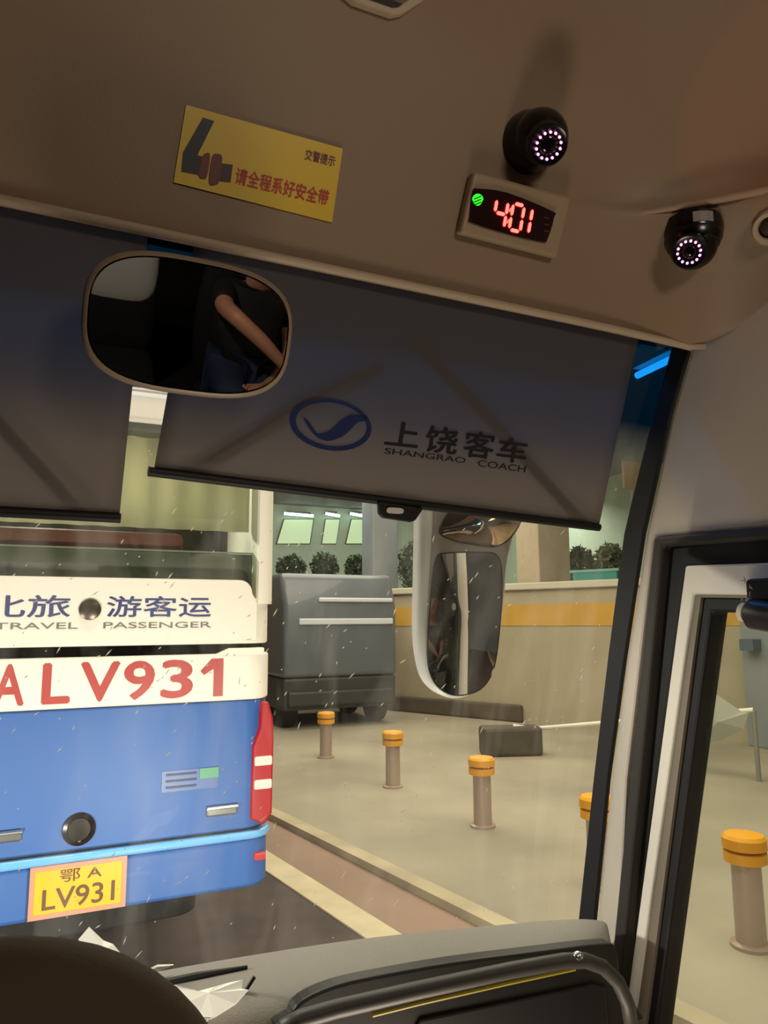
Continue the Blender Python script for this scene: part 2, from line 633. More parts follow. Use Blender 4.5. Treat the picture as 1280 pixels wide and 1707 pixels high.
MB().tube([a, b], 0.055).build('tube', emit('ceiling_tube', (225, 240, 255), 2.4), r)
MB().prism([a + [-.1, 0, .1], b + [-.1, 0, .1], b + [.1, 0, .1], a + [.1, 0, .1]], (0, 0, 0.3)).build('housing', m_ledge, r)


# shrubs on the terrace
def leaves(n, c, rad, size):
    m = MB()
    for _ in range(n):
        a, u = random.uniform(0, 2 * math.pi), random.uniform(-1, 1)
        k = random.uniform(0.55, 1)
        q = math.sqrt(1 - u * u)
        p = np.array([c[0] + rad[0] * k * q * math.cos(a), c[1] + rad[1] * k * q * math.sin(a), c[2] + rad[2] * k * u])
        d1 = np.array([random.gauss(0, 1) for _ in range(3)])
        d1 /= np.linalg.norm(d1)
        d2 = np.cross(d1, [random.gauss(0, 1) for _ in range(3)])
        d2 /= np.linalg.norm(d2)
        s = size * random.uniform(0.6, 1.3)
        m.add([p - d1 * s, p + d2 * s * 0.45, p + d1 * s, p - d2 * s * 0.45], [(0, 1, 2, 3)])
    return m


m_leaf = [mat('dark_leaf', (54, 70, 42), 0.6, var=0.3, scale=4), mat('olive_leaf', (96, 108, 66), 0.6, var=0.3, scale=4)]
m_stem = mat('stem_brown', (70, 56, 40), 0.8)
for i, (px, py, yy, rad, lb_) in enumerate([
    (486, 925, 18.45, (0.42, 0.14, 0.36), 'dark green shrub on the planter wall nearest the white coach corner'),
    (542, 925, 18.45, (0.42, 0.14, 0.40), 'dark green shrub in the middle of the planter wall'),
    (594, 925, 18.45, (0.36, 0.14, 0.38), 'dark green shrub on the planter wall beside the blue-grey column'),
    (690, 915, 15.9, (0.42, 0.4, 0.65), 'green shrub on the terrace left of the outside mirror'),
    (966, 905, 12.9, (0.34, 0.32, 0.5), 'olive green shrub on the terrace right of the beige column'),
    (1016, 905, 12.2, (0.38, 0.34, 0.5), 'olive green shrub on the terrace beside the windscreen pillar')]):
    p = at(px, py, 1, yy)
    base = 3.02 if i < 3 else 2.6
    r = thing('shrub', lb_, 'shrub', (p[0], yy, base), 'shrubs on the terrace')
    leaves(900 if i < 3 else 1200, (p[0], yy, base + rad[2] * 1.1), rad, 0.07).build('foliage', m_leaf[0 if i < 4 else 1], r)
    s = MB()
    for k in range(5):
        s.tube([(p[0] + random.uniform(-.1, .1), yy, base), (p[0] + random.uniform(-1, 1) * rad[0] * .6, yy + random.uniform(-1, 1) * rad[1] * .5, base + rad[2] * 1.3)], [0.02, 0.008], 6)
    s.build('stem', m_stem, r)
p = onp(998, 950, WA + wn * 0.5, wn)
r = thing('planter_box', 'teal trough on the pale ledge beside the windscreen pillar', 'planter', (p[0], p[1], 2.6))
q = [p + wd * a + wn * b for a, b in ((-.5, -.14), (.42, -.14), (.42, .14), (-.5, .14))]
MB().prism([np.array([c[0], c[1], 2.6]) for c in q], (0, 0, 0.36)).build('trough', mat('teal_plastic', (66, 138, 128), 0.5), r, bevel=0.02)
MB().ring([np.array([c[0], c[1], 2.94]) + (c - p) * [.1, .1, 0] for c in q], [np.array([c[0], c[1], 2.94]) - (c - p) * [.1, .1, 0] for c in q], (0, 0, 0.05)).build('rim', mat('teal_rim', (120, 170, 160), 0.5), r)
p = onp(1054, 790, WA + wn * 3.2, wn)
r = thing('signboard', 'peach signboard on a post glimpsed beside the tinted windscreen corner', 'sign', (p[0], p[1], 2.6))
MB().box((p[0] - 0.3, p[1] - 0.03, p[2] - 0.36), (p[0] + 0.3, p[1] + 0.03, p[2] + 0.3)).build('board', mat('peach_panel', (228, 200, 160), 0.6), r, bevel=0.02)
MB().tube([(p[0], p[1] + .05, 2.6), (p[0], p[1] + .05, p[2])], .03, 10).build('post', m_ledge, r)

# blue-grey van beyond the bollards
vl, vr = at(472, 1100, 1, 13.6), at(662, 1100, 1, 13.6)
vx0, vx1, vy = vl[0], vr[0], 13.6
m_van = mat('blue_grey_van_paint', (104, 110, 116), 0.3, coat=0.3)
m_vdark = mat('dark_van_trim', (60, 62, 60), 0.5)
m_chrome = mat('chrome', (220, 224, 230), 0.25, metal=1.0)
r = thing('van', 'blue-grey van parked in front of the planter wall beyond the bollards', 'van', ((vx0 + vx1) / 2, vy + 1.2, 0))
prof = [(vy, .95), (vy, 2.3), (vy + .25, 2.95), (vy + 2.4, 2.98), (vy + 2.55, 2.6), (vy + 2.6, .95)]
MB().prism([(vx0, a, b) for a, b in prof], (vx1 - vx0, 0, 0)).build('body', m_van, r, bevel=0.09, bseg=3, smooth=45)
MB().prism([(vx0 + .02, a, b) for a, b in [(vy + .02, .35), (vy + .02, .95), (vy + 2.58, .95), (vy + 2.58, .35)]], (vx1 - vx0 - .04, 0, 0)).build('skirt', m_vdark, r, bevel=0.05)
zt, zb = at(570, 1000, 1, vy)[2], at(570, 1036, 1, vy)[2]
m_vstreak = mat('van_highlight_white', (226, 230, 238), 0.3)  # white streaks of reflection on the van, built as two rails
MB().box((vx0 + .7, vy - .03, zt - .04), (vx1 - .1, vy + .01, zt + .04)).build('highlight_rail', m_vstreak, r, bevel=0.02)
MB().box((vx0 + .3, vy - .035, zb - .06), (vx1 - .1, vy + .01, zb + .06)).build('highlight_rail', m_vstreak, r, bevel=0.02)
MB().box((vx0 + .1, vy - .05, .42), (vx1 - .1, vy + .04, .7)).build('bumper', m_vdark, r, bevel=0.04)
for sx in (vx0 + .12, vx1 - .38):
    for yy in (vy + .55, vy + 2.0):
        MB().lathe([(.16, -.13), (.36, -.12), (.38, -.06), (.38, .06), (.36, .12), (.16, .13)], (sx + .13, yy, .38), (1, 0, 0), 24).build('wheel', m_rubber, r, smooth=40)

# barrier with a white boom
bp = at(845, 1256, 2, 0.0)
r = thing('barrier_gate', 'barrier with thin white boom and dark motor box at the retaining wall', 'barrier', bp)
MB().prism([bp + [-.5, -.15, 0], bp + [.35, -.45, 0], bp + [.5, -.1, 0], bp + [-.35, .25, 0]], (0, 0, 0.42)).build('motor_box', mat('dark_box_metal', (78, 70, 60), 0.6, var=0.15), r, bevel=0.05)
ba = at(887, 1215, 1, bp[1] - .2)
n_ = wn * 1.0
bb = onp(1256, 1184, ba, n_)
MB().tube([bp + [0.05, -.1, .4], ba + [-.1, 0, .0], ba, bb], [.05, .05, .03, .035], 10).build('boom', mat('boom_white', (232, 228, 212), 0.4), r, smooth=60)
MB().tube([bb, [bb[0], bb[1], 0]], 0.03, 10).build('end_post', mat('grey_post', (140, 138, 128), 0.5), r)
# white sheet draped over the boom
c1 = [onp(x, y, ba - wn * 0.06, n_) for x, y in ((1150, 1192), (1190, 1155), (1236, 1186), (1248, 1188), (1240, 1215), (1200, 1235), (1150, 1242))]
sh = MB()
cc = sum(c1) / len(c1)
vs = [cc - wn * .08] + c1
sh.add(vs, [(0, i, i % len(c1) + 1) for i in range(1, len(c1) + 1)])
tag(sh.build('plastic_sheet', cloth_mat('white_plastic', (206, 206, 192), 0.4), solid=0.006), 'crumpled white plastic sheet hung over the boom seen through the door', 'sheet')

# bollards
b0 = at(543, 1263, 2, 0)
BH = 0.66


def bollard(loc, label):
    r = thing('bollard', label, 'bollard', loc, 'bollards along the pavement')
    o = np.array(loc)
    MB().lathe([(.125, 0), (.125, .02), (.09, .03), (.088, BH - .16)], o, seg=28).build('post', m_bpost, r, smooth=40)
    MB().lathe([(.10, BH - .17), (.128, BH - .16), (.128, BH - .1), (.10, BH - .095)], o, seg=28).build('cap_band', m_bcap, r, smooth=40)
    MB().lathe([(.10, BH - .085), (.132, BH - .08), (.132, BH - .02), (.115, BH), (.04, BH + .012)], o, seg=28).build('cap', m_bcap, r, smooth=40)
    MB().lathe([(.105, BH - .098), (.105, BH - .08)], o, seg=28).build('cap_groove', mat('dark_ochre', (140, 96, 30), 0.6), r, smooth=40)
    return r


bol = bollard((b0[0], b0[1], 0), 'farthest yellow-capped bollard, right of the coach tail lamp')
for (px, py), lb_ in zip([(655, 1312), (805, 1378), (1001, 1478), (1253, 1578)],
                         ['second yellow-capped bollard from the coach, below the outside mirror left edge', 'yellow-capped bollard standing alone below the outside mirror right edge',
                          'yellow-capped bollard half hidden by the black windscreen edge', 'nearest yellow-capped bollard, seen through the door glass']):
    p = at(px, py, 2, 0)
    dup(bol, (p[0], p[1], 0), lb_)

# ------------------------------------------------------------------ coach ahead
BY, BX0, BX1, BLEN = 3.9, -1.31, 1.2, 8.5
bus = thing('coach', 'blue and cream coach ahead with large red letters across its rear', 'coach', ((BX0 + BX1) / 2, BY + 4, 0))


def outline(ins=0.0, rad=0.14, y0=BY, y1=BY + BLEN):
    x0, x1 = BX0 + ins, BX1 - ins
    y0 += ins
    pts = []
    for (cx, cy, a0) in ((x1 - rad, y0 + rad, -90), (x1 - rad, y1 - rad, 0), (x0 + rad, y1 - rad, 90), (x0 + rad, y0 + rad, 180)):
        for k in range(7):
            a = math.radians(a0 + 15 * k)
            pts.append((cx + rad * math.cos(a), cy + rad * math.sin(a)))
    return pts


def band(name, z0, z1, material, ins=0.0, bevel=0.012, parent=bus, rad=0.14):
    return MB().prism([(x, y, z0) for x, y in outline(ins, rad)], (0, 0, z1 - z0)).build(name, material, parent, bevel=bevel, bseg=3, smooth=35)


band('underbody', 0.48, 0.70, mat('underbody_black', (22, 20, 20), 0.8), 0.3)
band('bumper', 0.67, 0.905, m_blue, 0.0, 0.02)
band('bumper_ledge', 0.905, 0.945, mat('lit_edge_blue', (110, 176, 226), 0.25, coat=0.5), -0.015, 0.014)  # lit edge of the bumper put into a lighter blue
band('tailgate', 0.955, 1.597, m_blue, 0.012, 0.008)
band('gap_seal', 0.94, 1.9, m_rubber, 0.03, 0.0)
band('number_panel', 1.60, 1.84, m_cream, 0.004, 0.012)
band('louvre_slot', 1.83, 1.92, mat('slot_dark', (58, 48, 42), 0.5), 0.03, 0.0)
# the number panel steps up to the right of its slot
MB().prism([(0.86, BY, 1.83), (0.95, BY, 1.868), (1.14, BY, 1.868), (1.14, BY, 1.83)], (0, 0.1, 0)).build('panel_step', m_cream, bus, bevel=0.008)
# name panel with a rounded top corner
arc = [(1.0 + 0.07 * math.sin(math.radians(a)), BY, 2.155 + 0.07 * math.cos(math.radians(a))) for a in range(0, 91, 15)]
MB().prism([(BX0 + .1, BY, 1.905), (1.1, BY, 1.905), (1.1, BY, 2.10)] + arc[::-1] + [(BX0 + .1, BY, 2.225)], (0, 0.12, 0)).build('name_panel', m_cream, bus, bevel=0.012, bseg=3)
band('waist', 1.89, 2.13, m_cream, 0.01, 0.012)
# corner pillars
for s in (1, -1):
    pts = []
    xe = BX1 if s > 0 else BX0
    for k in range(7):
        a = math.radians(-90 + 15 * k)
        pts.append((xe - s * .1 + s * .1 * math.cos(a), BY + .1 + .1 * math.sin(a), 2.1))
    pts += [(xe, BY + .9, 2.1), (xe - s * .06, BY + .9, 2.1), (xe - s * .11, BY + .1, 2.1)]
    MB().prism(pts, (0, 0, 0.95)).build('corner_pillar', m_cream, bus, smooth=35)
    MB().box((xe - s * .03 - .02, BY + .9, 2.1), (xe - s * .03 + .02, BY + BLEN - .2, 3.02)).build('side_window', mat('dark_side_glass', (22, 26, 28), 0.08), bus)
band('roof', 3.03, 3.2, m_cream, 0.0, 0.03)
band('roof_edge', 3.2, 3.235, m_white, 0.05, 0.02)
band('window_header', 2.99, 3.035, mat('header_grey', (86, 88, 80), 0.5), 0.02, 0.0)
MB().box((BX0 + .1, BY + 1.2, 2.1), (BX1 - .1, BY + 1.25, 3.02)).build('partition', mat('coach_cabin_dark', (70, 68, 62), 0.8), bus)
# inside the rear window; the curtain stands in for a mirrored lit ceiling
cu = MB()
rows = []
for zz in (2.5, 2.75, 2.99):
    rows.append([(x, BY + .16 + .012 * math.sin(x * 40), zz) for x in np.linspace(BX0 + .12, BX1 - .12, 90)])
cu.grid(rows)
cu.build('reflection_curtain', cloth_mat('olive_reflection', (216, 208, 182), 0.6), bus, smooth=180, solid=0.004)
MB().box((BX0 + .12, BY + .12, 2.36), (0.72, BY + .3, 2.475)).build('seat_top', mat('maroon_cloth', (118, 64, 56), 0.8), bus, bevel=0.03)
MB().box((BX0 + .1, BY + .10, 2.1), (BX1 - .1, BY + .34, 2.37)).build('parcel_shelf', mat('shelf_grey', (92, 90, 82), 0.6), bus)
MB().box((BX0 + .1, BY + .085, 2.372), (BX1 - .1, BY + .10, 2.38)).build('shelf_edge', mat('shelf_edge_grey', (150, 150, 140), 0.4), bus)
MB().box((BX0 + .1, BY + .03, 2.12), (BX1 - .1, BY + .036, 3.0)).build('rear_window', glass_mat('coach_glass', tint=(0.86, 0.9, 0.84)), bus)


def bt(px, py, y=BY):
    return at(px, py, 1, y)


FN = (0, -1, 0)
# writing on the name panel
m_sign = mat('sign_blue_ink', (44, 54, 110), 0.5)
m_signgrey = mat('sign_grey_ink', (120, 112, 108), 0.5)


def flat(px, py, y=BY - .001):
    return at(px, py, 1, y)


def word(name, body, x0, x1, z1, z0, material, bold=0.0, y=BY - .001, **k):
    return text(name, body, (x0, y, z1), (x1, y, z1), (x0, y, z0), FN, material, bus, bold, **k)


xs = lambda px, py: float(bt(px, py)[0])
word('lettering', '北旅', xs(-35, 1015), xs(118, 1010), 2.135, 2.03, m_sign, 0, fat=0.012)
word('lettering', '游客运', xs(178, 1010), xs(352, 1010), 2.135, 2.03, m_sign, 0, fat=0.012)
word('lettering', 'ETRAVEL', xs(-30, 1048), xs(130, 1045), 2.005, 1.975, m_signgrey, 0.004)
word('lettering', 'PASSENGER', xs(172, 1045), xs(352, 1042), 2.005, 1.975, m_signgrey, 0.004)
ec = bt(150, 1016)
MB().lathe([(.052, 0), (.05, .012), (.03, .02)], (ec[0], BY, ec[2]), (0, -1, 0), 28).build('round_emblem', mat('emblem_bronze', (84, 74, 60), 0.3, metal=0.7), bus, smooth=40)
m_redlet = mat('faded_red_letter', (178, 60, 54), 0.5)
for i, (ch, a, b) in enumerate([('A', -12, 42), ('L', 70, 118), ('V', 133, 200), ('9', 206, 258), ('3', 268, 322), ('1', 336, 372)]):
    if ch == '1':
        MB().prism([(xs(x, 1130), BY + .002, z) for x, z in ((334, 1.755), (352, 1.815), (372, 1.815), (372, 1.625), (356, 1.625), (356, 1.765), (340, 1.735))], (0, -.002, 0)).build('number_character', m_redlet, bus)
        continue
    word('number_character', ch, xs(a, 1140), xs(b, 1135), 1.815, 1.625, m_redlet, 0, y=BY + .002, fat=.022)
# tail lamps
m_tail = emit('tail_lamp_red', (205, 20, 28), 0.35)
m_tailw = mat('tail_lamp_clear', (236, 214, 200), 0.15)


def lamp(s):
    xa, xb = (1.075, 1.19) if s > 0 else (BX0 + .01, BX0 + .125)
    f = lambda x: x if s > 0 else (BX0 + BX1) - x
    q = [(1.08, 1.0), (1.15, .965), (1.192, 1.02), (1.196, 1.40), (1.19, 1.5), (1.165, 1.585), (1.13, 1.585), (1.122, 1.45), (1.085, 1.36)]
    l = MB().prism([(f(x), BY - .012, z) for x, z in q], (0, .09, 0)).build('tail_lamp', m_tail, bus, bevel=0.012, bseg=3, smooth=40)
    for z0, z1 in ((1.262, 1.312), (1.145, 1.195)):
        x0, x1 = sorted((f(1.092), f(1.188)))
        MB().box((x0, BY - .02, z0), (x1, BY + .02, z1)).build('clear_lens', m_tailw, l, bevel=0.01)
    x0, x1 = sorted((f(1.1), f(1.16)))
    MB().box((x0, BY - .02, .80), (x1, BY + .02, .835)).build('reflector', mat('reflector_red', (190, 60, 60), 0.2), bus, bevel=0.006)


lamp(1)
lamp(-1)
# plate, badge, handles, small sign
pl = MB().box((.075, BY - .022, .695), (.47, BY + .01, .90)).build('number_plate', mat('plate_amber', (244, 178, 30), 0.35), bus, bevel=0.008)
m_plate_ink = mat('plate_ink', (96, 62, 16), 0.5)
text('plate_lettering', '鄂 A', (.19, BY - .023, .885), (.37, BY - .023, .885), (.19, BY - .023, .83), FN, m_plate_ink, pl, 0, fat=.008)
text('plate_lettering', 'LV931', (.12, BY - .023, .81), (.43, BY - .023, .81), (.12, BY - .023, .72), FN, m_plate_ink, pl, 0, fat=.012)
MB().ring([(.065, BY - .026, .685), (.48, BY - .026, .685), (.48, BY - .026, .91), (.065, BY - .026, .91)], [(.085, BY - .026, .705), (.46, BY - .026, .705), (.46, BY - .026, .89), (.085, BY - .026, .89)], (0, .02, 0)).build('plate_frame', mat('plate_frame_salmon', (206, 140, 110), 0.4), pl)
ec = bt(132, 1383)
MB().lathe([(.075, 0), (.072, .014), (.055, .02), (.05, .012)], (ec[0], BY + .012, ec[2]), (0, -1, 0), 32).build('badge', mat('badge_dark', (70, 66, 62), 0.2, metal=0.8), bus, smooth=40)
for (px, py) in ((372, 1351), (6, 1396)):
    ec = bt(px, py)
    h = MB().box((ec[0] - .085, BY - .004, ec[2] - .026), (ec[0] + .075, BY + .02, ec[2] + .026)).build('latch_handle', mat('latch_grey', (120, 118, 112), 0.3, metal=0.5), bus, bevel=0.01)
    MB().box((ec[0] - .085, BY - .018, ec[2] + .01), (ec[0] + .075, BY + .0, ec[2] + .026)).build('handle_lip', m_chrome, h, bevel=0.004)
ec = bt(318, 1300)
nb = MB().box((ec[0] - .14, BY + .008, ec[2] - .05), (ec[0] + .14, BY + .014, ec[2] + .05)).build('side_notice', mat('notice_blue', (44, 84, 150), 0.4), bus)
MB().box((ec[0] + .045, BY + .004, ec[2] + .0), (ec[0] + .14, BY + .009, ec[2] + .05)).build('green_patch', mat('notice_green', (52, 140, 96), 0.4), nb)
for z in (.03, -.0, -.03):
    MB().box((ec[0] - .12, BY + .004, ec[2] + z - .004), (ec[0] + .03, BY + .009, ec[2] + z + .006)).build('notice_line', mat('notice_ink', (26, 48, 84), 0.5), nb)
for sx in (BX0 + .1, BX1 - .4):
    for yy in (BY + 2.2, BY + 7.0):
        MB().lathe([(.2, -.15), (.46, -.14), (.5, -.08), (.5, .08), (.46, .14), (.2, .15)], (sx + .15, yy, .5), (1, 0, 0), 28).build('wheel', m_rubber, bus, smooth=40)

# ------------------------------------------------------------------ our coach: shell
ZS = [1.20, 1.29, 1.627, 1.922, 2.195, 2.276, 2.403, 2.57]
YS = [1.53, 1.51, 1.433, 1.361, 1.29, 1.258, 1.202, 1.115]


def gy(z):
    return float(np.interp(z, ZS, YS))


XW = 1.233
rows = []
for z in np.linspace(1.22, 2.60, 26):
    rows.append([(x, gy(z) + 0.02 * 0 + .004, z) for x in np.linspace(-1.45, 1.245, 20)])
struct(MB().grid(rows).build('window_1', glass_mat('windscreen_glass', band=True, smear=0.09), smooth=180), 'large raked windscreen with blue top band')

# ceiling, front fascia and right corner as one skin
TH = math.radians(71)


def fas(x, z):
    return (x, 1.05 - (z - 2.563) * math.cos(TH) / math.sin(TH), z)


cols = []
for x in (-1.5, -0.9, -0.3, 0.2, 0.6):
    cols.append([(x, 1.062, 2.56), (x, 1.05, 2.563), fas(x, 2.60), fas(x, 2.70), fas(x, 2.752), fas(x, 2.765), fas(x, 2.80), fas(x, 2.93), (x, .84, 3.03), (x, .55, 3.09), (x, -.6, 3.11), (x, -4, 3.11)])
cols.append([(.85, 1.062, 2.56), (.85, 1.05, 2.563), fas(.85, 2.60), fas(.85, 2.70), fas(.85, 2.752), fas(.85, 2.768), fas(.86, 2.81), fas(.86, 2.93), (.84, .80, 3.02), (.8, .55, 3.085), (.8, -.6, 3.11), (.8, -4, 3.11)])
cols.append([(1.0, 1.062, 2.56), (1.0, 1.05, 2.563), fas(1.0, 2.60), fas(.98, 2.70), (.955, .975, 2.752), (.965, .985, 2.772), (.97, .97, 2.82), (.96, .88, 2.92), (.94, .74, 3.01), (.9, .5, 3.075), (.9, -.6, 3.10), (.9, -4, 3.10)])
cols.append([(1.225, 1.062, 2.553), (1.222, 1.05, 2.556), (1.20, 1.02, 2.595), (1.12, .95, 2.70), (1.055, .901, 2.752), (1.075, .92, 2.775), (1.09, .90, 2.82), (1.08, .80, 2.92), (1.06, .66, 3.0), (1.0, .42, 3.06), (1.0, -.6, 3.09), (1.0, -4, 3.09)])
cols.append([(1.24, .93, 2.575), (1.236, .91, 2.585), (1.225, .88, 2.62), (1.18, .83, 2.71), (1.143, .807, 2.752), (1.165, .825, 2.776), (1.18, .80, 2.82), (1.17, .72, 2.92), (1.14, .58, 2.99), (1.08, .36, 3.05), (1.06, -.6, 3.07), (1.06, -4, 3.07)])
cols.append([(1.24, .62, 2.67), (1.236, .61, 2.68), (1.23, .6, 2.69), (1.215, .59, 2.725), (1.195, .58, 2.752), (1.212, .6, 2.776), (1.225, .58, 2.82), (1.22, .5, 2.91), (1.19, .4, 2.98), (1.14, .2, 3.03), (1.12, -.6, 3.04), (1.12, -4, 3.04)])
cols.append([(1.25, .1, 2.70), (1.245, .1, 2.71), (1.24, .1, 2.715), (1.23, .1, 2.735), (1.21, .1, 2.752), (1.225, .1, 2.776), (1.24, .1, 2.82), (1.24, .05, 2.90), (1.22, 0, 2.95), (1.2, -.1, 3.0), (1.18, -.6, 3.01), (1.18, -4, 3.01)])
struct(MB().grid(cols).build('ceiling', m_ceil, subsurf=2, smooth=180), 'beige moulded front fascia and ceiling')
pp = [(-1.45, 1.048, 2.562), (0.6, 1.048, 2.562), (1.0, 1.048, 2.561), (1.19, 1.048, 2.557), (1.222, 1.03, 2.556)]
struct(MB().tube(pp, 0.0075, 8).build('trim_1', m_piping, smooth=180), 'pale piping along the lower edge of the fascia')
rp = [at(x, y, 2, 2.756) for x, y in ((990, 361), (1040, 359), (1090, 352), (1150, 342), (1215, 330), (1280, 317), (1340, 300))]  # highlight of the ridge, built as a lighter tapering tube
struct(MB().tube(rp, [.0005, .003, .005, .006, .0065, .007, .007], 12).build('trim_3', mat('ridge_highlight_beige', (174, 151, 125), 0.5), smooth=180), 'pale lip painting the highlight along the side ridge above the door')
# shell of the cabin that the camera rides in
struct(MB().box((-1.5, -4.0, 0.8), (1.30, 1.62, 0.86)).build('floor', m_dark))
struct(MB().box((-1.56, -4.0, 0.8), (-1.5, 1.6, 3.15)).build('wall_left', m_dark))
struct(MB().box((-1.56, -4.06, 0.8), (1.3, -4.0, 3.15)).build('wall_rear', m_dark))
struct(MB().box((XW, -4.0, 0.8), (XW + .06, 0.30, 3.05)).build('wall_side', m_dark))
struct(MB().box((-1.6, -4.0, 3.14), (1.32, 0.95, 3.18)).build('roof_panel', m_dark))
struct(MB().prism([(-1.6, .95, 3.14), (-1.6, 1.2, 2.62), (-1.6, 1.22, 2.66), (-1.6, .97, 3.18)], (2.9, 0, 0)).build('roof_front', m_dark))


def py_(px, py, x=XW):
    return at(px, py, X_, x)


# right wall: the windscreen pillar and the panel above the door
rb = [(1153, 585), (1122, 690), (1077, 891), (1045, 1100), (1018, 1300), (995, 1535), (990, 1600)]
dr_top = py_(1090, 895)
poly = [py_(*p) for p in rb] + [py_(1028, 1640), py_(1045, 1300), dr_top, np.array([XW, .30, dr_top[2] - .04]), np.array([XW, .30, 2.80]), np.array([XW, .80, 2.80]), np.array([XW, 1.03, 2.66])]
struct(MB().prism(poly, (.05, 0, 0)).build('wall_right', m_pillar, bevel=0.006), 'pale pillar and panel around the door')
lb2 = [(1127, 575), (1085, 730), (1060, 830), (1046, 891), (1020, 1090), (995, 1300), (970, 1535), (964, 1600)]
sl = MB()
sl.prism([py_(*p, XW + .004) for p in ([(1154, 585), (1123, 690), (1078, 891), (1046, 1100), (1019, 1300), (996, 1535), (990, 1600)] + lb2[::-1])], (-.012, 0, 0))
struct(sl.build('trim_2', m_rubber, bevel=0.003), 'black rubber seal down the windscreen edge')
tb = [at(x, y, X_, XW - .010) for x, y in [(1120, 700), (1070, 860), (1040, 1000), (1013, 1220), (990, 1470)]]

# ------------------------------------------------------------------ door (front edge raked like the pillar)
door = bpy.data.objects.new('door_1', None)
COL.objects.link(door)
door.location = (XW, 0.8, 0.9)
struct(door, 'glazed entrance door with black rubber surround and pale leaf')


def lshape(o, i, x, dep, back=0.30, bot=0.95):
    """An L-shaped run: down the door's raked front edge and back along its top, between an outer and an inner line given as (top corner, a point on the edge below)."""
    def corner(c, e):
        C_, E_ = py_(*c, x), py_(*e, x)
        t = (bot - C_[2]) / (E_[2] - C_[2])
        B_ = C_ + (E_ - C_) * t
        return C_, B_
    oc, ob = corner(*o)
    ic, ib = corner(*i)
    return MB().prism([ob, oc, np.array([x, back, oc[2] - .035]), np.array([x, back, ic[2] - .035]), ic, ib], (dep, 0, 0))


lshape(((1090, 895), (1041, 1380)), ((1104, 911), (1060, 1380)), XW - .012, .06).build('door_surround', m_rubber2, door, bevel=0.006)
lshape(((1104, 909), (1056, 1400)), ((1144, 945), (1080, 1400)), XW + .012, .05).build('rubber_seal', m_rubber, door, bevel=0.006)
lf = lshape(((1142, 943), (1078, 1420)), ((1156, 991), (1096, 1420)), XW - .002, .04).build('door_leaf', m_white, door, bevel=0.004)
lshape(((1154, 989), (1096, 1420)), ((1168, 996), (1113, 1420)), XW + .004, .05).build('leaf_edge', mat('taupe_edge', (122, 114, 100), 0.5), door)
lshape(((1166, 994), (1112, 1420)), ((1186, 1020), (1133, 1420)), XW + .012, .05).build('glass_seal', m_rubber, door, bevel=0.006)
gp = [py_(1176, 1005, XW + .04), np.array([XW + .04, .30, 1.99]), np.array([XW + .04, .30, .95]), np.array([XW + .04, 1.34, .95])]
MB().prism(gp, (.005, 0, 0)).build('door_glass', glass_mat('door_pane_glass', smear=0.05), door)
# scratch on the door glass is a worn line; the closer hangs at the top
c = at(1268, 985, X_, XW - .03)
r = thing('door_closer', 'black door closer with crinkled foil cut by the right edge of the photo', 'door closer', c)
MB().box((XW - .05, c[1] - .16, c[2] - .02), (XW + .0, c[1] + .018, c[2] + .022)).build('bracket', m_black, r, bevel=0.008, bseg=3)
MB().lathe([(.02, -.02), (.03, -.015), (.03, .09), (.02, .1)], (XW - .035, c[1] + .0, c[2] - .042), (0, -1, -.15), 24).build('motor', mat('brown_black_plastic', (44, 36, 32), 0.4), r, smooth=40)
MB().lathe([(.012, -.03), (.018, -.028), (.018, -.018)], (XW - .04, c[1] + .006, c[2] - .042), (0, -1, -.15), 20).build('end_cap', m_ledge, r, smooth=40)
f = MB()
for k in range(9):
    p = np.array([XW - .056, c[1] + random.uniform(-.0, .02), c[2] + random.uniform(-.02, .02)])
    d1, d2 = np.random.RandomState(k).randn(2, 3) * .0035
    f.add([p, p + d1, p + d1 + d2 + [-.004, 0, 0]], [(0, 1, 2)])
f.build('foil', mat('silver_foil', (206, 200, 192), 0.25, metal=0.6), r, solid=0.001)

# ------------------------------------------------------------------ roller visors
VP0 = np.array([0, 1.068, 2.565])
VN = np.cross([1, 0, 0], np.array([0, 1.205 - 1.068, 2.18 - 2.565]))
VN = VN / np.linalg.norm(VN)
if VN[1] > 0:
    VN = -VN                                  # towards the cabin
VU = np.array([0, 1.068 - 1.205, 2.565 - 2.18])
VU /= np.linalg.norm(VU)


def vp(px, py, out=0.0):
    return onp(px, py, VP0 + VN * out, VN)


def visor(label, tl, tr, br, bl, rail_a, rail_b, stays):
    r = thing('roller_visor', label, 'sun visor', (tl + tr) / 2, 'roller sun visors')
    n = 14
    rows = []
    for j in range(n + 1):
        v = j / n
        a, b = bl + (tl - bl) * v, br + (tr - br) * v
        rows.append([a + (b - a) * (i / 30) + VN * 0.0009 * math.sin(i * .5 + j * .35) for i in range(31)])
    MB().grid(rows).build('shade_cloth', m_cloth, r, smooth=180, solid=0.0012)
    MB().tube([rail_a, rail_b], 0.0085, 14).build('bottom_rail', m_black, r, smooth=50)
    for k, (a, b) in enumerate(stays):
        MB().prism([a - VN * .014 - VU * .012, b - VN * .014 - VU * .012, b - VN * .014 + VU * .012, a - VN * .014 + VU * .012], -VN * .003).build('stay_arm', m_black, r)
    return r


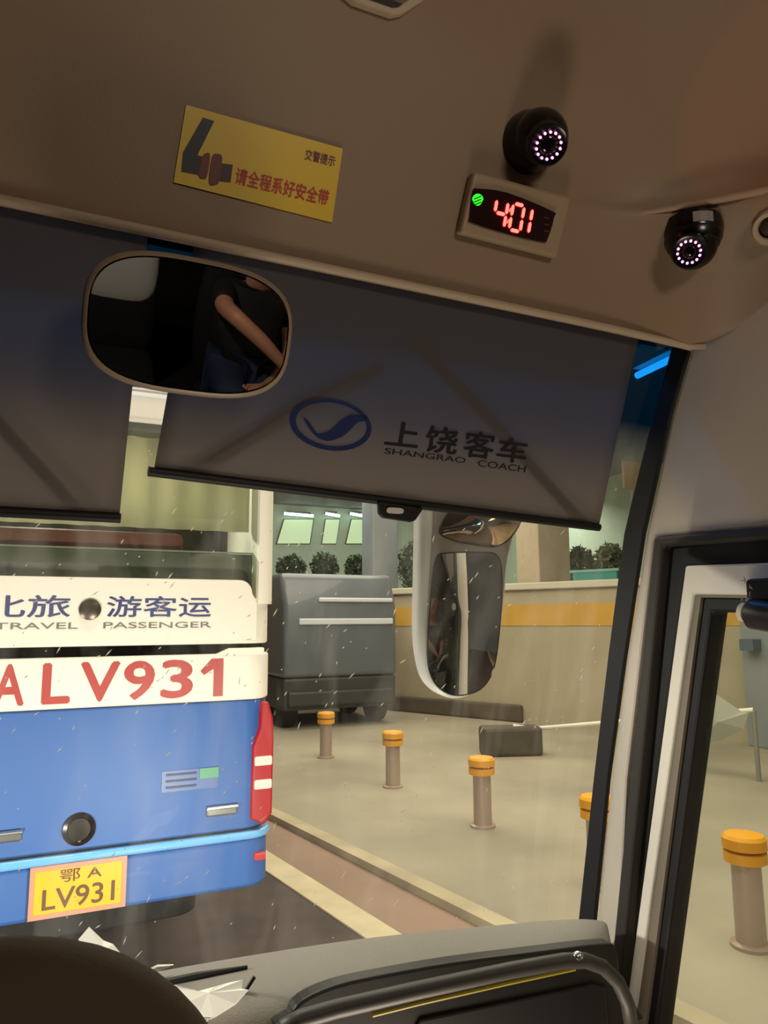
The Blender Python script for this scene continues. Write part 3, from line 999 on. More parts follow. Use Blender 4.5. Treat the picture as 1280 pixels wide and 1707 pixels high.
up = VU * 0.06
vr_ = visor('right roller visor with a blue oval emblem and dark lettering', vp(325, 430) + up, vp(1064, 566) + up, vp(998, 876), vp(257, 780), vp(247, 785), vp(998, 879),
            [(vp(300, 785), vp(520, 660)), (vp(520, 660), vp(640, 600)), (vp(985, 875), vp(770, 640)), (vp(770, 640), vp(690, 560))])
lx = vp(0, 868)
vl_ = visor('left roller visor, plain grey and cut by the left edge of the photo', vp(247, 398) + up + np.array([-1.0, 0, 0]), vp(247, 398) + up, vp(199, 860), vp(199, 860) + np.array([-1.0, 0, 0]),
            vp(200, 862) + np.array([-1.03, 0, 0]), vp(201, 863),
            [(vp(150, 855), vp(0, 690)), (vp(0, 690), vp(-120, 560))])
tabp = [vp(627, 834, .004), vp(702, 846, .004), vp(688, 866, .004), vp(680, 869, .004), vp(634, 862, .004), vp(628, 856, .004)]
tb_ = MB().prism(tabp, VN * .012).build('pull_tab', m_black, vr_, bevel=0.003)
cq = vp(658, 851, .017)
tu = np.array([1, 0, 0])
MB().prism([cq + tu * (.017 * math.copysign(abs(math.cos(a)) ** .5, math.cos(a))) + VU * (.0055 * math.copysign(abs(math.sin(a)) ** .7, math.sin(a))) for a in np.linspace(0, 2 * math.pi, 24, endpoint=False)], VN * .002).build('slot_insert', mat('slot_pale', (214, 208, 200), 0.4), tb_)
# printed emblem: oval ring with a wave
VF = 0.0017
EC = (551, 708)


def ell(rx, ry, n=56, dx=0, dy=0):
    out = []
    for k in range(n):
        a = 2 * math.pi * k / n
        ex, ey = rx * math.cos(a), ry * math.sin(a)
        out.append(vp(EC[0] + dx + ex, EC[1] + dy + ey + 0.10 * ex, VF))
    return out


MB().ring(ell(68, 43), ell(59, 36, dx=1, dy=-1), VN * .0008).build('emblem_ring', m_navy, vr_)


def smooth_poly(pts, k=4):
    P = [Vector((a, b, 0)) for a, b in pts]
    n = len(P)
    out = []
    for i in range(n):
        p0, p1, p2, p3 = P[i - 1], P[i], P[(i + 1) % n], P[(i + 2) % n]
        for j in range(k):
            t = j / k
            q = 0.5 * ((2 * p1) + (-p0 + p2) * t + (2 * p0 - 5 * p1 + 4 * p2 - p3) * t * t + (-p0 + 3 * p1 - 3 * p2 + p3) * t ** 3)
            out.append((q.x, q.y))
    return out


wave = [(506, 699), (512, 700), (526, 719), (533, 722), (548, 718), (562, 706), (574, 696), (588, 691), (604, 692), (612, 697), (606, 702), (596, 704), (586, 714), (574, 725), (560, 732), (546, 735), (532, 731), (521, 722)]
MB().prism([vp(x, y, VF) for x, y in smooth_poly(wave)], VN * .0008).build('emblem_wave', m_navy, vr_)


def vt(body, TL, TR, BL, material, fat):
    text('visor_lettering', body, vp(*TL, VF), vp(*TR, VF), vp(*BL, VF), VN, material, vr_, 0, depth=.0006, fat=fat)


# each character in its own slot
for ch, x0, y0, wpx, hpx in (('上', 646, 700, 57, 41), ('饶', 712, 708, 55, 45), ('客', 776, 716, 52, 45), ('车', 832, 728, 50, 40)):
    vt(ch, (x0, y0), (x0 + wpx, y0 + wpx * .125), (x0 - 7, y0 + hpx), m_ink, 0.022)
vt('SHANGRAO', (642, 746), (777, 763), (640, 756), m_ink, 0.012)
vt('COACH', (797, 766), (877, 777), (795, 777), m_ink, 0.012)

# ------------------------------------------------------------------ belt notice on the fascia
FP0 = np.array([0, 1.05, 2.563])
FNm = np.cross([1, 0, 0], [0, -math.cos(TH), math.sin(TH)])
if FNm[1] > 0:
    FNm = -FNm
FUp = np.array([0, -math.cos(TH), math.sin(TH)])


def fp(px, py, out=0.0):
    return onp(px, py, FP0 + FNm * out, FNm)


r = thing('warning_sticker', 'yellow seat belt sticker with red lettering on the fascia', 'sticker', fp(430, 270, .002))
MB().prism([fp(*p, .002) for p in ((310, 175), (571, 248), (553, 371), (289, 304))], FNm * .001).build('yellow_sheet', m_yellow, r)
SO = .0031
MB().prism([fp(*p, SO) for p in ((338, 196), (357, 202), (329, 259), (337, 261), (333, 292), (302, 286), (305, 254))], FNm * .0008).build('belt_strap', m_ink, r)
MB().prism([fp(*p, SO) for p in ((367, 272), (388, 275), (384, 304), (365, 302))], FNm * .0008).build('belt_end', mat('belt_end_brown', (64, 34, 26), 0.5), r)
MB().prism([fp(*p, SO) for p in smooth_poly(((337, 262), (343, 256), (350, 259), (345, 294), (338, 298), (331, 293)), 3)], FNm * .0012).build('buckle', m_maroon, r)
MB().prism([fp(*p, SO) for p in smooth_poly(((353, 262), (360, 257), (370, 262), (366, 300), (359, 308), (348, 304)), 3)], FNm * .0012).build('buckle', m_maroon, r)
text('sticker_lettering', '请全程系好安全带', fp(395, 278, SO), fp(550, 318, SO), fp(390, 306, SO), FNm, m_redink, r, 0, depth=.0006, fat=.02)
text('sticker_lettering', '交警提示', fp(510, 248, SO), fp(560, 261, SO), fp(507, 266, SO), FNm, m_maroon, r, 0, depth=.0006, fat=.015)

# ------------------------------------------------------------------ clock
r = thing('digital_clock', 'beige framed digital clock glowing red on the fascia', 'clock', fp(850, 360))
fo = [fp(*p, .0) for p in ((780, 289), (941, 332), (918, 432), (757, 391))]
MB().prism(fo, FNm * .022).build('case', mat('clock_case', (168, 146, 118), 0.5), r, bevel=0.006, bseg=3)
io = [fp(*p, .023) for p in smooth_poly(((796, 315), (845, 322), (918, 352), (922, 362), (911, 399), (901, 403), (845, 390), (785, 371), (782, 362), (787, 320)), 3)]
MB().prism(io, FNm * .003).build('display', mat('display_red_glow', (34, 6, 9), 0.2), r)  # red glow of the digits put into the panel's dark base colour
m_led = emit('red_digit', (255, 46, 40), 15.0)
m_core = m_led
DO = .0268
# 7-segment digits, drawn in the sheared frame of the display
dO, dU, dW = fp(826, 331, DO), fp(910, 353, DO) - fp(826, 331, DO), fp(822, 376, DO) - fp(826, 331, DO)


def seg(a, b, c=0.11, wz=None):
    """A bevel-ended bar between two points of the unit digit box, as a polygon."""
    (x0, y0), (x1, y1) = a, b
    L = math.hypot(x1 - x0, y1 - y0)
    tx, ty = (x1 - x0) / L, (y1 - y0) / L
    nx, ny = -ty, tx
    h = c / 2
    return [(x0, y0), (x0 + tx * h + nx * h, y0 + ty * h + ny * h), (x1 - tx * h + nx * h, y1 - ty * h + ny * h), (x1, y1), (x1 - tx * h - nx * h, y1 - ty * h - ny * h), (x0 + tx * h - nx * h, y0 + ty * h - ny * h)]


SEG = {'a': ((.08, 0), (.52, 0)), 'b': ((.58, .05), (.58, .47)), 'c': ((.58, .53), (.58, .95)), 'd': ((.08, 1), (.52, 1)), 'e': ((0, .53), (0, .95)), 'f': ((0, .05), (0, .47)), 'g': ((.08, .5), (.52, .5))}
DG = {'4': 'fgbc', '0': 'abcdef', '1': 'bc'}
uh = np.linalg.norm(dU) / np.linalg.norm(dW)      # width in units of height


def dp(x, y):
    return dO + dU / uh * (x + (1 - y) * 0.10) + dW * y


for ch, x0 in (('4', -0.03), ('0', .74), ('1', 1.14)):
    m = MB()
    for s in DG[ch]:
        m.prism([dp(x0 + q[0] * .9, q[1]) for q in seg(*SEG[s], c=.13)], FNm * .001)
    m.build('digit', m_led, r)
m = MB()
for yy in (.28, .72):
    m.prism([dp(.60 + x, yy + y) for x, y in ((-.02, .07), (.02, .07), (.07, -.07), (.03, -.07))], FNm * .001)
m.build('colon', m_led, r)
for k in range(3):
    MB().prism([fp(x, y + k * 11, DO) for x, y in ((906, 361), (915, 363), (914, 366), (905, 364))], FNm * .001).build('side_mark', mat('dim_red_mark', (90, 24, 24), 0.4), r)
gi = [fp(796 + 9 * math.cos(a) * (1.0 if math.sin(a) < .3 else .8), 333 + 10 * math.sin(a), DO) for a in np.linspace(0, 2 * math.pi, 20, endpoint=False)]
MB().prism(gi, FNm * .001).build('green_icon', emit('green_icon_glow', (40, 235, 40), 1.6), r)
for k in range(3):
    MB().prism([fp(x, y + 5 * k, DO + .0012) for x, y in ((790, 331), (802, 326), (802, 328), (790, 333))], FNm * .0006).build('icon_line', mat('icon_dark_green', (10, 80, 14), 0.4), r)

# ------------------------------------------------------------------ cameras on the fascia
m_irled = emit('infrared_led_glow', (255, 150, 215), 3.2)
m_glossy = mat('glossy_black', (9, 9, 10), 0.22)
m_lens = mat('lens_glass', (18, 10, 16), 0.05)


def leds(r, c, nrm, rad, n, size, full=True, half=None):
    nrm = Vector(nrm).normalized()
    u = nrm.cross(Vector((0, 0, 1))).normalized()
    v = u.cross(nrm)
    for k in range(n):
        a = 2 * math.pi * (k + .3) / n
        p = Vector(c) + (u * math.cos(a) + v * math.sin(a)) * rad
        MB().lathe([(size, -.001), (size, .0012), (size * .5, .002)], p, nrm, 10).build('infrared_led', m_irled, r)


# round camera beside the clock: a short drum on the fascia with a tilted eye
c0 = fp(880, 239)
r = thing('security_camera', 'round black camera above the clock with a ring of pink lights', 'camera', c0)
MB().lathe([(.052, 0), (.052, .012), (.047, .03), (.046, .034)], c0, FNm, 40).build('base', m_glossy, r, smooth=35)
bc = Vector(c0) + Vector(FNm) * .036
MB().ellipsoid(bc, (.047, .047, .047)).build('dome', m_glossy, r, smooth=180)
look = (Vector(at(1020, 250, 1, .4)) - bc).normalized()
eye = Vector(at(919, 247, 1, bc[1] - .045))
look = (eye - bc).normalized()
MB().lathe([(.034, 0.0), (.034, .049), (.031, .053), (.026, .051)], bc, look, 36).build('eye_barrel', m_glossy, r, smooth=40)
fc = bc + look * .0535
MB().lathe([(.016, -.002), (.014, .0), (.006, .003)], fc, look, 28).build('lens', m_lens, r, smooth=180)
leds(r, fc, look, .0205, 14, .0022)

# hanging dome camera at the ridge
c1 = np.array(at(1154, 383, 2, 2.728))
r = thing('security_camera', 'black dome camera hanging under the side ridge with a small grey label', 'camera', c1)
back = (Vector(CAM) - Vector(c1))
back.z = 0
back.normalize()
ax = Vector((0.05, 0.02, 1)).normalized()
MB().lathe([(.04980, -.01920), (.05280, -.00960), (.05220, .01200), (.04560, .01680)], c1, ax, 40).build('base', m_glossy, r, smooth=35)
MB().lathe([(.05100, -.01680), (.05160, -.02400), (.04560, -.03600), (.03360, -.04080)], c1, ax, 40).build('collar', m_glossy, r, smooth=35)
bc = Vector(c1) - ax * .03360
MB().ellipsoid(bc, (.04320, .04320, .04320)).build('eyeball', m_glossy, r, smooth=180)
eye = Vector(at(1143, 428, 1, c1[1] - .03))
look = (eye - bc).normalized()
MB().lathe([(.03240, 0.0), (.03240, .04080), (.02880, .04500), (.02400, .04380)], bc, look, 32).build('eye_barrel', m_glossy, r, smooth=40)
fc = bc + look * .04560
MB().lathe([(.01320, -.00240), (.01080, .00000), (.00480, .00240)], fc, look, 24).build('lens', m_lens, r, smooth=180)
leds(r, fc, look, .01980, 14, .00228)
sd = back.cross(Vector((0, 0, 1))).normalized()
lw = [back * math.sqrt(max(.05376 ** 2 - t * t, 0)) - sd * t for t in (.00240, .01440, .02640, .03600)]
rows = [[Vector(c1) + q * 1.0 + Vector((0, 0, z)) for q in lw] for z in (-.01200, .00720)]
MB().grid(rows).build('label', mat('grey_label', (150, 144, 140), 0.5), r, solid=0.001)

# air outlet cut by the right edge
c2 = at(1283, 380, X_, 1.165)
nn = Vector((-0.75, -0.35, -0.55)).normalized()
r = thing('air_outlet', 'round beige air outlet cut by the right edge beside the hanging camera', 'air outlet', c2)
MB().lathe([(.030, -.02), (.031, 0), (.027, .007), (.020, .006), (.0185, -.012)], c2, nn, 36).build('ring', m_piping, r, smooth=50)
MB().lathe([(.0185, -.014), (.017, -.004), (.008, .002)], c2, nn, 30).build('ball', mat('outlet_dark', (60, 52, 40), 0.5), r, smooth=180)
# dark hatch with pale frame at the top edge
r = thing('roof_vent', 'pale framed dark vent at the top edge above the fascia', 'vent', fp(655, -30))
ou = [fp(*p, .022) for p in ((560, -22), (592, 3), (655, 25), (672, 23), (716, -6), (735, -60), (640, -120), (560, -80))]
ii = [fp(*p, .022) for p in ((590, -30), (602, -6), (654, 12), (664, 11), (690, -9), (706, -55), (640, -95), (590, -70))]
MB().ring(ou, ii, -FNm * .03).build('frame', m_piping, r, bevel=0.003)
MB().prism([p - FNm * .008 for p in ii], -FNm * .004).build('grille', mat('vent_dark', (30, 26, 20), 0.6), r)

# ------------------------------------------------------------------ inside mirror
mc = np.array(at(321, 546, 1, 0.99))
tgt = np.array([0.57, -1.75, 1.47])
n1 = (CAM - mc) / np.linalg.norm(CAM - mc)
n2 = (tgt - mc) / np.linalg.norm(tgt - mc)
MN = n1 + n2
MN /= np.linalg.norm(MN)
mu = np.array([1.0, 0, 0]) - MN * MN[0]
mu /= np.linalg.norm(mu)
mv = np.cross(MN, mu)
if mv[2] < 0:
    mv = -mv
r = thing('rear_view_mirror', 'wide rounded inside mirror hanging in front of the visors', 'mirror', mc)


def sup(a_, b_, e=3.0, n=64, off=0.0, c=mc):
    return [c + mu * a_ * math.copysign(abs(math.cos(t)) ** (2 / e), math.cos(t)) + mv * b_ * math.copysign(abs(math.sin(t)) ** (2 / e), math.sin(t)) + MN * off for t in np.linspace(0, 2 * math.pi, n, endpoint=False)]


HA, HB = .139, .090
rings = [sup(HA - .004, HB - .004, off=.004), sup(HA, HB, off=.0025), sup(HA + .003, HB + .003, off=-.004), sup(HA + .002, HB + .002, off=-.014), sup(HA - .02, HB - .018, off=-.03), sup(HA - .07, HB - .05, off=-.036)]
m = MB()
vs = [p for q in rings for p in q]
n = 64
m.add(vs, [(i * n + k, i * n + (k + 1) % n, (i + 1) * n + (k + 1) % n, (i + 1) * n + k) for i in range(len(rings) - 1) for k in range(n)] + [tuple(range((len(rings) - 1) * n, len(rings) * n))])
m.build('housing', mat('mirror_shell', (158, 140, 116), 0.4), r, smooth=60)
MB().prism(sup(HA - .006, HB - .006, off=.001), MN * .0025).build('mirror_glass', m_mirror, r)
MB().tube([mc - MN * .03, at(268, 540, 1, 1.06), at(268, 535, 1, 1.16), at(268, 535, 1, gy(2.42) - .001)], .009, 12).build('stem', m_black, r, smooth=60)

# ------------------------------------------------------------------ outside mirror
OY = 2.0


OC = np.array(at(772, 1000, 1, OY))
ON = np.array([-0.245, -1.0, -0.03])
ON /= np.linalg.norm(ON)


def om(px, py, y=OY):
    """A point of the mirror head's own plane, which is turned towards the driver; y sets it off that plane."""
    return onp(px, py, OC - ON * (y - OY), ON)


r = thing('outside_mirror', 'white hanging outside mirror beyond the windscreen with two glasses', 'mirror', om(770, 1000))
ho = smooth_poly(((703, 800), (700, 850), (698, 960), (697, 1060), (706, 1120), (722, 1148), (748, 1164), (780, 1162), (812, 1140), (830, 1100), (842, 1010), (850, 930), (866, 870), (878, 810), (860, 760), (720, 760)), 4)
MB().prism([om(*p) for p in ho], -ON * .10).build('housing', mat('mirror_white', (238, 234, 222), 0.35), r, bevel=0.02, bseg=3, smooth=50)
fa = smooth_poly(((722, 800), (722, 860), (716, 960), (711, 1060), (716, 1116), (732, 1145), (756, 1159), (782, 1158), (809, 1138), (826, 1098), (838, 1010), (846, 930), (862, 870), (874, 810), (856, 770), (740, 770)), 4)
MB().prism([om(*p, OY - .004) for p in fa], -ON * .012).build('bezel', mat('bezel_grey', (164, 152, 140), 0.5), r, bevel=0.004)
# mirror glasses are gently domed plates set in the bezel
mg = smooth_poly(((727, 934), (748, 923), (800, 922), (824, 925), (834, 944), (835, 1000), (829, 1075), (820, 1120), (800, 1148), (768, 1158), (742, 1152), (722, 1130), (714, 1090), (718, 1010)), 4)


def domed(pts, y, bul):
    c_ = np.mean(pts, axis=0)
    P3 = [om(*p, y) for p in pts]
    C3 = om(*c_, y)
    n = len(P3)
    K = 7
    vs, fs = [], []
    for k in range(K + 1):
        t = 1 - k / K
        for p in P3:
            d = (p - C3) * t
            vs.append(C3 + d + ON * (bul * (1 - t * t)))
    for k in range(K):
        for i in range(n):
            j = (i + 1) % n
            fs.append((k * n + i, k * n + j, (k + 1) * n + j, (k + 1) * n + i))
    return MB().add(vs, fs)


MB().ring([om(CXp, CYp, OY - .006) for CXp, CYp in [((x - 775) * 1.035 + 775, (y - 1040) * 1.02 + 1040) for x, y in mg]], [om(x, y, OY - .006) for x, y in mg], -ON * .006).build('glass_rim', m_rubber2, r)
domed(mg, OY - .008, .004).build('mirror_glass', m_mirror, r, smooth=180)
ug = smooth_poly(((735, 886), (752, 852), (775, 838), (858, 838), (868, 862), (852, 893), (826, 910), (788, 907), (757, 900)), 4)
MB().ring([om(CXp, CYp, OY - .006) for CXp, CYp in [((x - 803) * 1.05 + 803, (y - 872) * 1.05 + 872) for x, y in ug]], [om(x, y, OY - .006) for x, y in ug], -ON * .006).build('glass_rim', m_rubber2, r)
domed(ug, OY - .008, .045).build('wide_angle_glass', mirror_mat('warm_reflection_mirror', (214, 188, 160)), r, smooth=180)  # warm reflection tinted into the upper glass colour
MB().tube([om(790, 770, OY + .05), om(800, 640, OY + .05), om(820, 520, 1.6), np.array([1.05, 1.2, 2.85])], .035, 14).build('hanger_arm', m_white, r, smooth=180)
# flank of our own coach, which the outside mirror looks along
m_flank = mat('flank_white', (206, 204, 196), 0.3)
fl = thing('coach_flank', 'side of the coach the photo is taken from, seen only in the outside mirror', 'coach', (1.36, -4, 0))
MB().box((1.31, -10, 0.4), (1.35, .25, 1.6)).build('side_panel', m_flank, fl)
MB().box((1.31, -10, 1.62), (1.345, .25, 2.7)).build('side_glass', mat('flank_glass', (26, 30, 28), 0.08), fl)
MB().box((1.31, -10, 2.7), (1.36, .25, 3.2)).build('cantrail', m_flank, fl)
for yy in (-.6, -2.2, -3.8, -5.4, -7):
    MB().box((1.30, yy - .05, 1.6), (1.355, yy + .05, 2.72)).build('window_post', m_flank, fl)

# ------------------------------------------------------------------ dashboard
dash = thing('dashboard', 'grey moulded dashboard running under the windscreen', 'dashboard', (0.2, 1.3, 0.86))
dx = [-1.45, -.6, .05, .3, .42, .62, .9, 1.05, 1.13, 1.175, 1.185]
dz = [1.43, 1.44, 1.44, 1.436, 1.432, 1.424, 1.397, 1.383, 1.372, 1.355, 1.30]
rows = []
for x, z in zip(dx, dz):
    ymin = float(np.interp(x, [1.0, 1.06, 1.12, 1.17], [1.1, 1.18, 1.27, 1.36]))
    rows.append([(a_, max(b_, ymin + .0007 * q_), c_) for q_, (a_, b_, c_) in enumerate([(x, 1.53, z - .20), (x, 1.50, z - .12), (x, 1.45, z - .05), (x, 1.37, z - .008), (x, 1.28, z), (x, 1.215, z - .012), (x, 1.18, z - .04), (x, 1.168, z - .075), (x, 1.17, z - .12), (x, 1.18, z - .3), (x, 1.2, .9)])])
db = MB().grid(rows)
db.f.append(tuple(range(len(db.v) - 11, len(db.v))))
db.build('body', m_dash, dash, subsurf=2, smooth=180)
GYp = 1.150
gpan = [at(x, y, 1, GYp) for x, y in smooth_poly(((500, 1720), (487, 1695), (505, 1668), (560, 1643), (640, 1625), (760, 1604), (900, 1586), (1005, 1574), (1028, 1582), (1034, 1640), (1036, 1720)), 3)]
MB().prism(gpan, (0, .03, 0)).build('glove_panel', mat('panel_black', (20, 19, 18), 0.5), dash, bevel=0.008, bseg=3)
# recessed slot and tray lip at the left
MB().tube([at(262, 1648, 1, 1.30), at(330, 1630, 1, 1.30), at(412, 1612, 1, 1.30)], [.012, .009, .003], 10).build('vent_slot', m_black, dash)
tr_ = [at(x, y, 1, 1.235) for x, y in ((424, 1628), (410, 1650), (380, 1680), (345, 1707))]
MB().tube(tr_, .0035, 8).build('tray_edge', m_black, dash)
hp = [at(x, y, 1, 1.09) for x, y in ((470, 1716), (500, 1699), (560, 1682), (700, 1650), (850, 1618), (940, 1602), (975, 1601), (1005, 1612), (1030, 1637), (1046, 1672), (1054, 1720))]
hs = [Vector(p) for p in hp]
gh = MB().tube(hs, .0125, 16).build('grab_handle', mat('handle_dark_grey', (60, 57, 54), 0.5), dash, smooth=180)
MB().tube([at(x, y, 1, 1.085) for x, y in ((620, 1692), (700, 1672), (850, 1638), (958, 1615))], .0035, 8).build('yellow_strip', mat('dull_yellow', (150, 134, 40), 0.5), gh)
MB().ellipsoid(at(963, 1594, 1, 1.085), (.010, .008, .008)).build('chrome_tip', m_chrome, gh, smooth=180)
MB().prism([at(x, y, 1, 1.145) for x, y in ((700, 1700), (990, 1640), (1010, 1645), (1016, 1720), (690, 1720))], (0, .01, 0)).build('lower_lid', m_black, dash, bevel=0.004)

# papers on the dashboard
m_paper = mat('white_paper', (240, 236, 226), 0.7)


def sheet(name, label, pts, pn, p0, group=None, layers=1, fold=.006):
    pn = np.array(pn, float) / np.linalg.norm(pn)
    P3 = [onp(x, y, p0, pn) for x, y in pts]
    c_ = sum(P3) / len(P3)
    m = MB()
    for L in range(layers):
        o = pn * (.004 * L) + np.array([.006, -.003, 0]) * L
        vs = [c_ + pn * fold + o] + [p + o + pn * (fold * .7 if i % 2 else 0) for i, p in enumerate(P3)]
        k = len(P3)
        m.add(vs, [(0, i, i % k + 1) for i in range(1, k + 1)])
    return tag(m.build(name, m_paper, solid=0.0012), label, 'paper', group)


sheet('paper', 'upright white paper corner standing behind the dark seat back', ((131, 1566), (150, 1548), (172, 1568), (190, 1577), (216, 1607), (200, 1640), (150, 1640)), (-.35, -.45, .82), (0.1, 1.33, 1.46))
sheet('paper', 'thin folded white slip lying on the dashboard edge', ((234, 1622), (262, 1612), (289, 1608), (288, 1613), (262, 1620), (236, 1628)), (0, -.4, .9), (0.2, 1.34, 1.446))
sheet('paper', 'crumpled pile of white papers on the dashboard beside the vent slot', ((250, 1642), (282, 1652), (318, 1659), (345, 1655), (368, 1645), (393, 1643), (390, 1655), (402, 1660), (380, 1680), (345, 1706), (318, 1702), (298, 1682), (280, 1690)), (-.35, -.35, .87), (0.25, 1.24, 1.445), layers=3)

# front seat back at the lower left
seat = thing('front_seat', 'dark brown seat back rising at the lower left corner', 'seat', (-0.03, .55, .86))
m_seat = mat('dark_brown_seat', (86, 72, 56), 0.75, bump=0.1, bscale=120)
MB().ellipsoid((-.035, .56, 1.60), (.197, .075, .203), 2.2, 48, 28).build('headrest', m_seat, seat, smooth=180)
MB().ellipsoid((-.035, .56, 1.15), (.25, .08, .34), 2.8, 40, 24).build('backrest', m_seat, seat, smooth=180)

# flecks of dirt on the windscreen
m_fleck = cloth_mat('fleck_white', (250, 248, 236), 0.5)
fl_ = MB()
rg = random.Random(3)
for k in range(380):
    x = rg.uniform(-.25, 1.2)
    z = rg.uniform(1.36, 2.30) if k % 3 else rg.uniform(1.75, 2.3)
    y = gy(z) - .003
    ang = rg.gauss(0.9, .3)
    L = rg.choice([.0018, .0024, .0034, .005, .008])
    wv = .0011
    d = np.array([math.cos(ang), 0.25 * -math.sin(ang), math.sin(ang)])
    e = np.array([-math.sin(ang), 0, math.cos(ang)])
    p = np.array([x, y, z])
    fl_.prism([p - d * L, p + e * wv, p + d * L, p - e * wv], (0, -.0006, 0))
fo_ = fl_.build('dirt_flecks', m_fleck)
tag(fo_, 'tiny pale flecks of dirt scattered over the windscreen', 'dirt', None, 'stuff')

# ------------------------------------------------------------------ what the inside mirror shows behind the camera
m_seatblk = mat('black_seat_cloth', (20, 19, 20), 0.8)
m_grabw = mat('white_grab_handle', (214, 208, 198), 0.4)
m_cover = mat('bright_patch_white', (206, 204, 200), 0.8)
for i, (x, y, lb_) in enumerate(((0.82, -1.60, 'dark seat with white armrest loop, carrying the passenger in the inside mirror'),
                                 (0.20, -1.95, 'dark seat with white cover standing in for bright patches, at the left in the inside mirror'))):
    r = thing('passenger_seat', lb_, 'seat', (x, y, .86), 'seats behind the camera')
    MB().box((x - .22, y - .15, .86), (x + .22, y + .33, 1.19)).build('cushion', m_seatblk, r, bevel=0.04, bseg=3)
    MB().ellipsoid((x, y - .27, 1.5 - .1 * i), (.23, .07, .40), 3).build('backrest', m_seatblk, r, smooth=180)
    if i == 0:
        MB().tube([(x + .16, y + .34, 1.15), (x + .17, y + .40, 1.32), (x + .21, y + .42, 1.43), (x + .27, y + .42, 1.48), (x + .36, y + .42, 1.49)], .024, 12).build('armrest_loop', m_grabw, r, smooth=180)
        MB().box((x + .19, y + .395, 1.14), (x + .36, y + .43, 1.32)).build('armrest_panel', mat('armrest_grey', (170, 164, 154), 0.5), r, bevel=0.012)
    else:
        MB().ellipsoid((x, y - .265, 1.60), (.215, .08, .215), 3.4).build('bright_patch_cover', m_cover, r, smooth=180)  # white cover added in place of bright patches in the mirror


def skinned(name, material, verts, edges, parent=None, sub=2, org=(0, 0, 0)):
    """A body grown round joints: verts are (point, radius or (rx, ry))."""
    me = bpy.data.meshes.new(name)
    bm = bmesh.new()
    sk = bm.verts.layers.skin.verify()
    vs = []
    for i, (p, q) in enumerate(verts):
        v = bm.verts.new(Vector(p) - Vector(org))
        v[sk].radius = q if isinstance(q, tuple) else (q, q)
        v[sk].use_root = i == 0
        vs.append(v)
    for a_, b_ in edges:
        bm.edges.new((vs[a_], vs[b_]))
    bm.to_mesh(me)
    bm.free()
    o = bpy.data.objects.new(name, me)
    COL.objects.link(o)
    me.materials.append(material)
    md = o.modifiers.new('skin', 'SKIN')
    md.use_smooth_shade = True
    md = o.modifiers.new('sub', 'SUBSURF')
    md.levels = md.render_levels = sub
    if parent is not None:
        o.parent = parent
    else:
        o.location = Vector(org)
    return o


px_, py0 = .80, -1.50
org = (px_, py0, 1.28)
m_skin = mat('skin_tan', (198, 142, 112), 0.5)
J = [((px_, py0 + .02, 1.36), .12), ((px_, py0 - .02, 1.52), .115), ((px_, py0 - .03, 1.68), .125), ((px_, py0 - .02, 1.79), .07), ((px_, py0 - .0, 1.86), .05),
     ((px_, py0 + .05, 1.93), .075), ((px_, py0 + .07, 2.02), .085), ((px_, py0 + .05, 2.10), .06),
     # left arm lifted across the chest
     ((px_ - .15, py0 - .01, 1.75), .055), ((px_ - .16, py0 + .13, 1.72), .046), ((px_ - .12, py0 + .27, 1.72), .040), ((px_ + .0, py0 + .33, 1.65), .036), ((px_ + .10, py0 + .36, 1.575), .026), ((px_ + .145, py0 + .365, 1.54), (.034, .016)),
     # right arm down in the lap
     ((px_ + .15, py0 - .01, 1.75), .055), ((px_ + .20, py0 + .03, 1.60), .044), ((px_ + .20, py0 + .08, 1.48), .038), ((px_ + .12, py0 + .22, 1.44), .032), ((px_ + .05, py0 + .31, 1.43), .025), ((px_ + .01, py0 + .35, 1.43), (.034, .016)),
     # legs
     ((px_ - .09, py0 + .1, 1.36), .085), ((px_ - .10, py0 + .45, 1.36), .062), ((px_ - .10, py0 + .47, 1.15), .052), ((px_ - .10, py0 + .47, .93), .036), ((px_ - .10, py0 + .58, .895), .03),
     ((px_ + .09, py0 + .1, 1.36), .085), ((px_ + .10, py0 + .45, 1.36), .062), ((px_ + .10, py0 + .47, 1.15), .052), ((px_ + .10, py0 + .47, .93), .036), ((px_ + .10, py0 + .58, .895), .03)]
ED = [(0, 1), (1, 2), (2, 3), (3, 4), (4, 5), (5, 6), (6, 7), (2, 8), (8, 9), (9, 10), (10, 11), (11, 12), (12, 13), (2, 14), (14, 15), (15, 16), (16, 17), (17, 18), (18, 19), (0, 20), (20, 21), (21, 22), (22, 23), (23, 24), (0, 25), (25, 26), (26, 27), (27, 28), (28, 29)]


def fingers(wrist, palm, dirv, side):
    d_ = Vector(dirv).normalized()
    s_ = Vector(side)
    s_ = (s_ - d_ * s_.dot(d_)).normalized()
    dn_ = d_.cross(s_)
    P0 = Vector(J[palm][0])
    for t, L in ((-.028, .055), (-.009, .064), (.010, .060), (.027, .046)):
        b = len(J)
        base = P0 + s_ * t + d_ * .02
        J.append((tuple(base), .0095))
        J.append((tuple(base + d_ * L * .55 - dn_ * .006), .009))
        J.append((tuple(base + d_ * L * .95 - dn_ * .022), .008))
        ED.extend([(palm, b), (b, b + 1), (b + 1, b + 2)])
    b = len(J)
    base = P0 - s_ * .03 - d_ * .012
    J.append((tuple(base - s_ * .012), .010))
    J.append((tuple(base - s_ * .025 + d_ * .03), .009))
    ED.extend([(palm, b), (b, b + 1)])


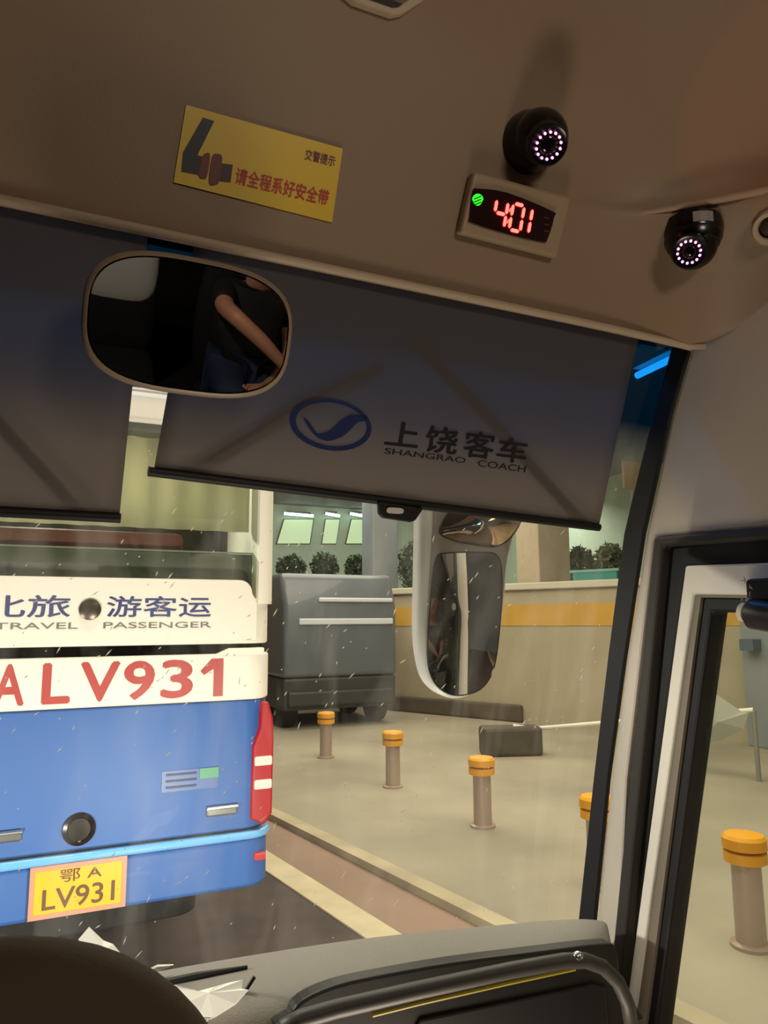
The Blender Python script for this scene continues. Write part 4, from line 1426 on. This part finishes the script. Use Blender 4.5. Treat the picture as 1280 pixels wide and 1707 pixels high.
fingers(12, 13, (.05, .01, -.04), (0, 1, .3))
fingers(18, 19, (-.05, .04, 0), (.6, .8, 0))
person = skinned('person', m_skin, J, ED, None, 2, org)
tag(person, 'passenger in black top, one bare forearm across the chest, seen in the inside mirror', 'person')
T = [((px_, py0 + .02, 1.33), .165), ((px_, py0 - .0, 1.46), .155), ((px_, py0 - .03, 1.68), .14), ((px_, py0 - .02, 1.80), .065), ((px_ - .15, py0 - .01, 1.75), .066), ((px_ - .16, py0 + .12, 1.72), .06), ((px_ + .15, py0 - .01, 1.75), .066), ((px_ + .195, py0 + .02, 1.63), .058)]
skinned('shirt', mat('black_shirt', (14, 14, 16), 0.8), T, [(0, 1), (1, 2), (2, 3), (2, 4), (4, 5), (2, 6), (6, 7)], person, 2, org)
T = [((px_, py0 + .03, 1.37), .135), ((px_ - .09, py0 + .1, 1.37), .098), ((px_ - .10, py0 + .46, 1.37), .075), ((px_ - .10, py0 + .47, 1.15), .066), ((px_ - .10, py0 + .47, .96), .055), ((px_ + .09, py0 + .1, 1.37), .098), ((px_ + .10, py0 + .46, 1.37), .075), ((px_ + .10, py0 + .47, 1.15), .066), ((px_ + .10, py0 + .47, .96), .055)]
skinned('trousers', mat('navy_trousers', (34, 44, 74), 0.8), T, [(0, 1), (1, 2), (2, 3), (3, 4), (0, 5), (5, 6), (6, 7), (7, 8)], person, 2, org)
hd = (px_, py0 + .06, 2.0)
MB().ellipsoid((hd[0], hd[1] - .02, hd[2] + .045), (.088, .10, .085)).build('hair', mat('black_hair', (12, 10, 10), 0.5), person, smooth=180)
fm = MB()
fm.ellipsoid((hd[0], hd[1] + .092, hd[2] - .025), (.013, .018, .022))
for sx in (-1, 1):
    fm.ellipsoid((hd[0] + sx * .082, hd[1] - .005, hd[2] - .015), (.012, .02, .032))
fm.build('nose_and_ears', m_skin, person, smooth=180)
em = MB()
for sx in (-1, 1):
    em.ellipsoid((hd[0] + sx * .031, hd[1] + .078, hd[2]), (.013, .008, .006))
em.build('eyes', mat('eye_dark', (30, 24, 22), 0.3), person, smooth=180)
MB().ellipsoid((hd[0], hd[1] + .075, hd[2] - .06), (.024, .008, .007)).build('mouth', mat('lip', (150, 84, 76), 0.5), person, smooth=180)
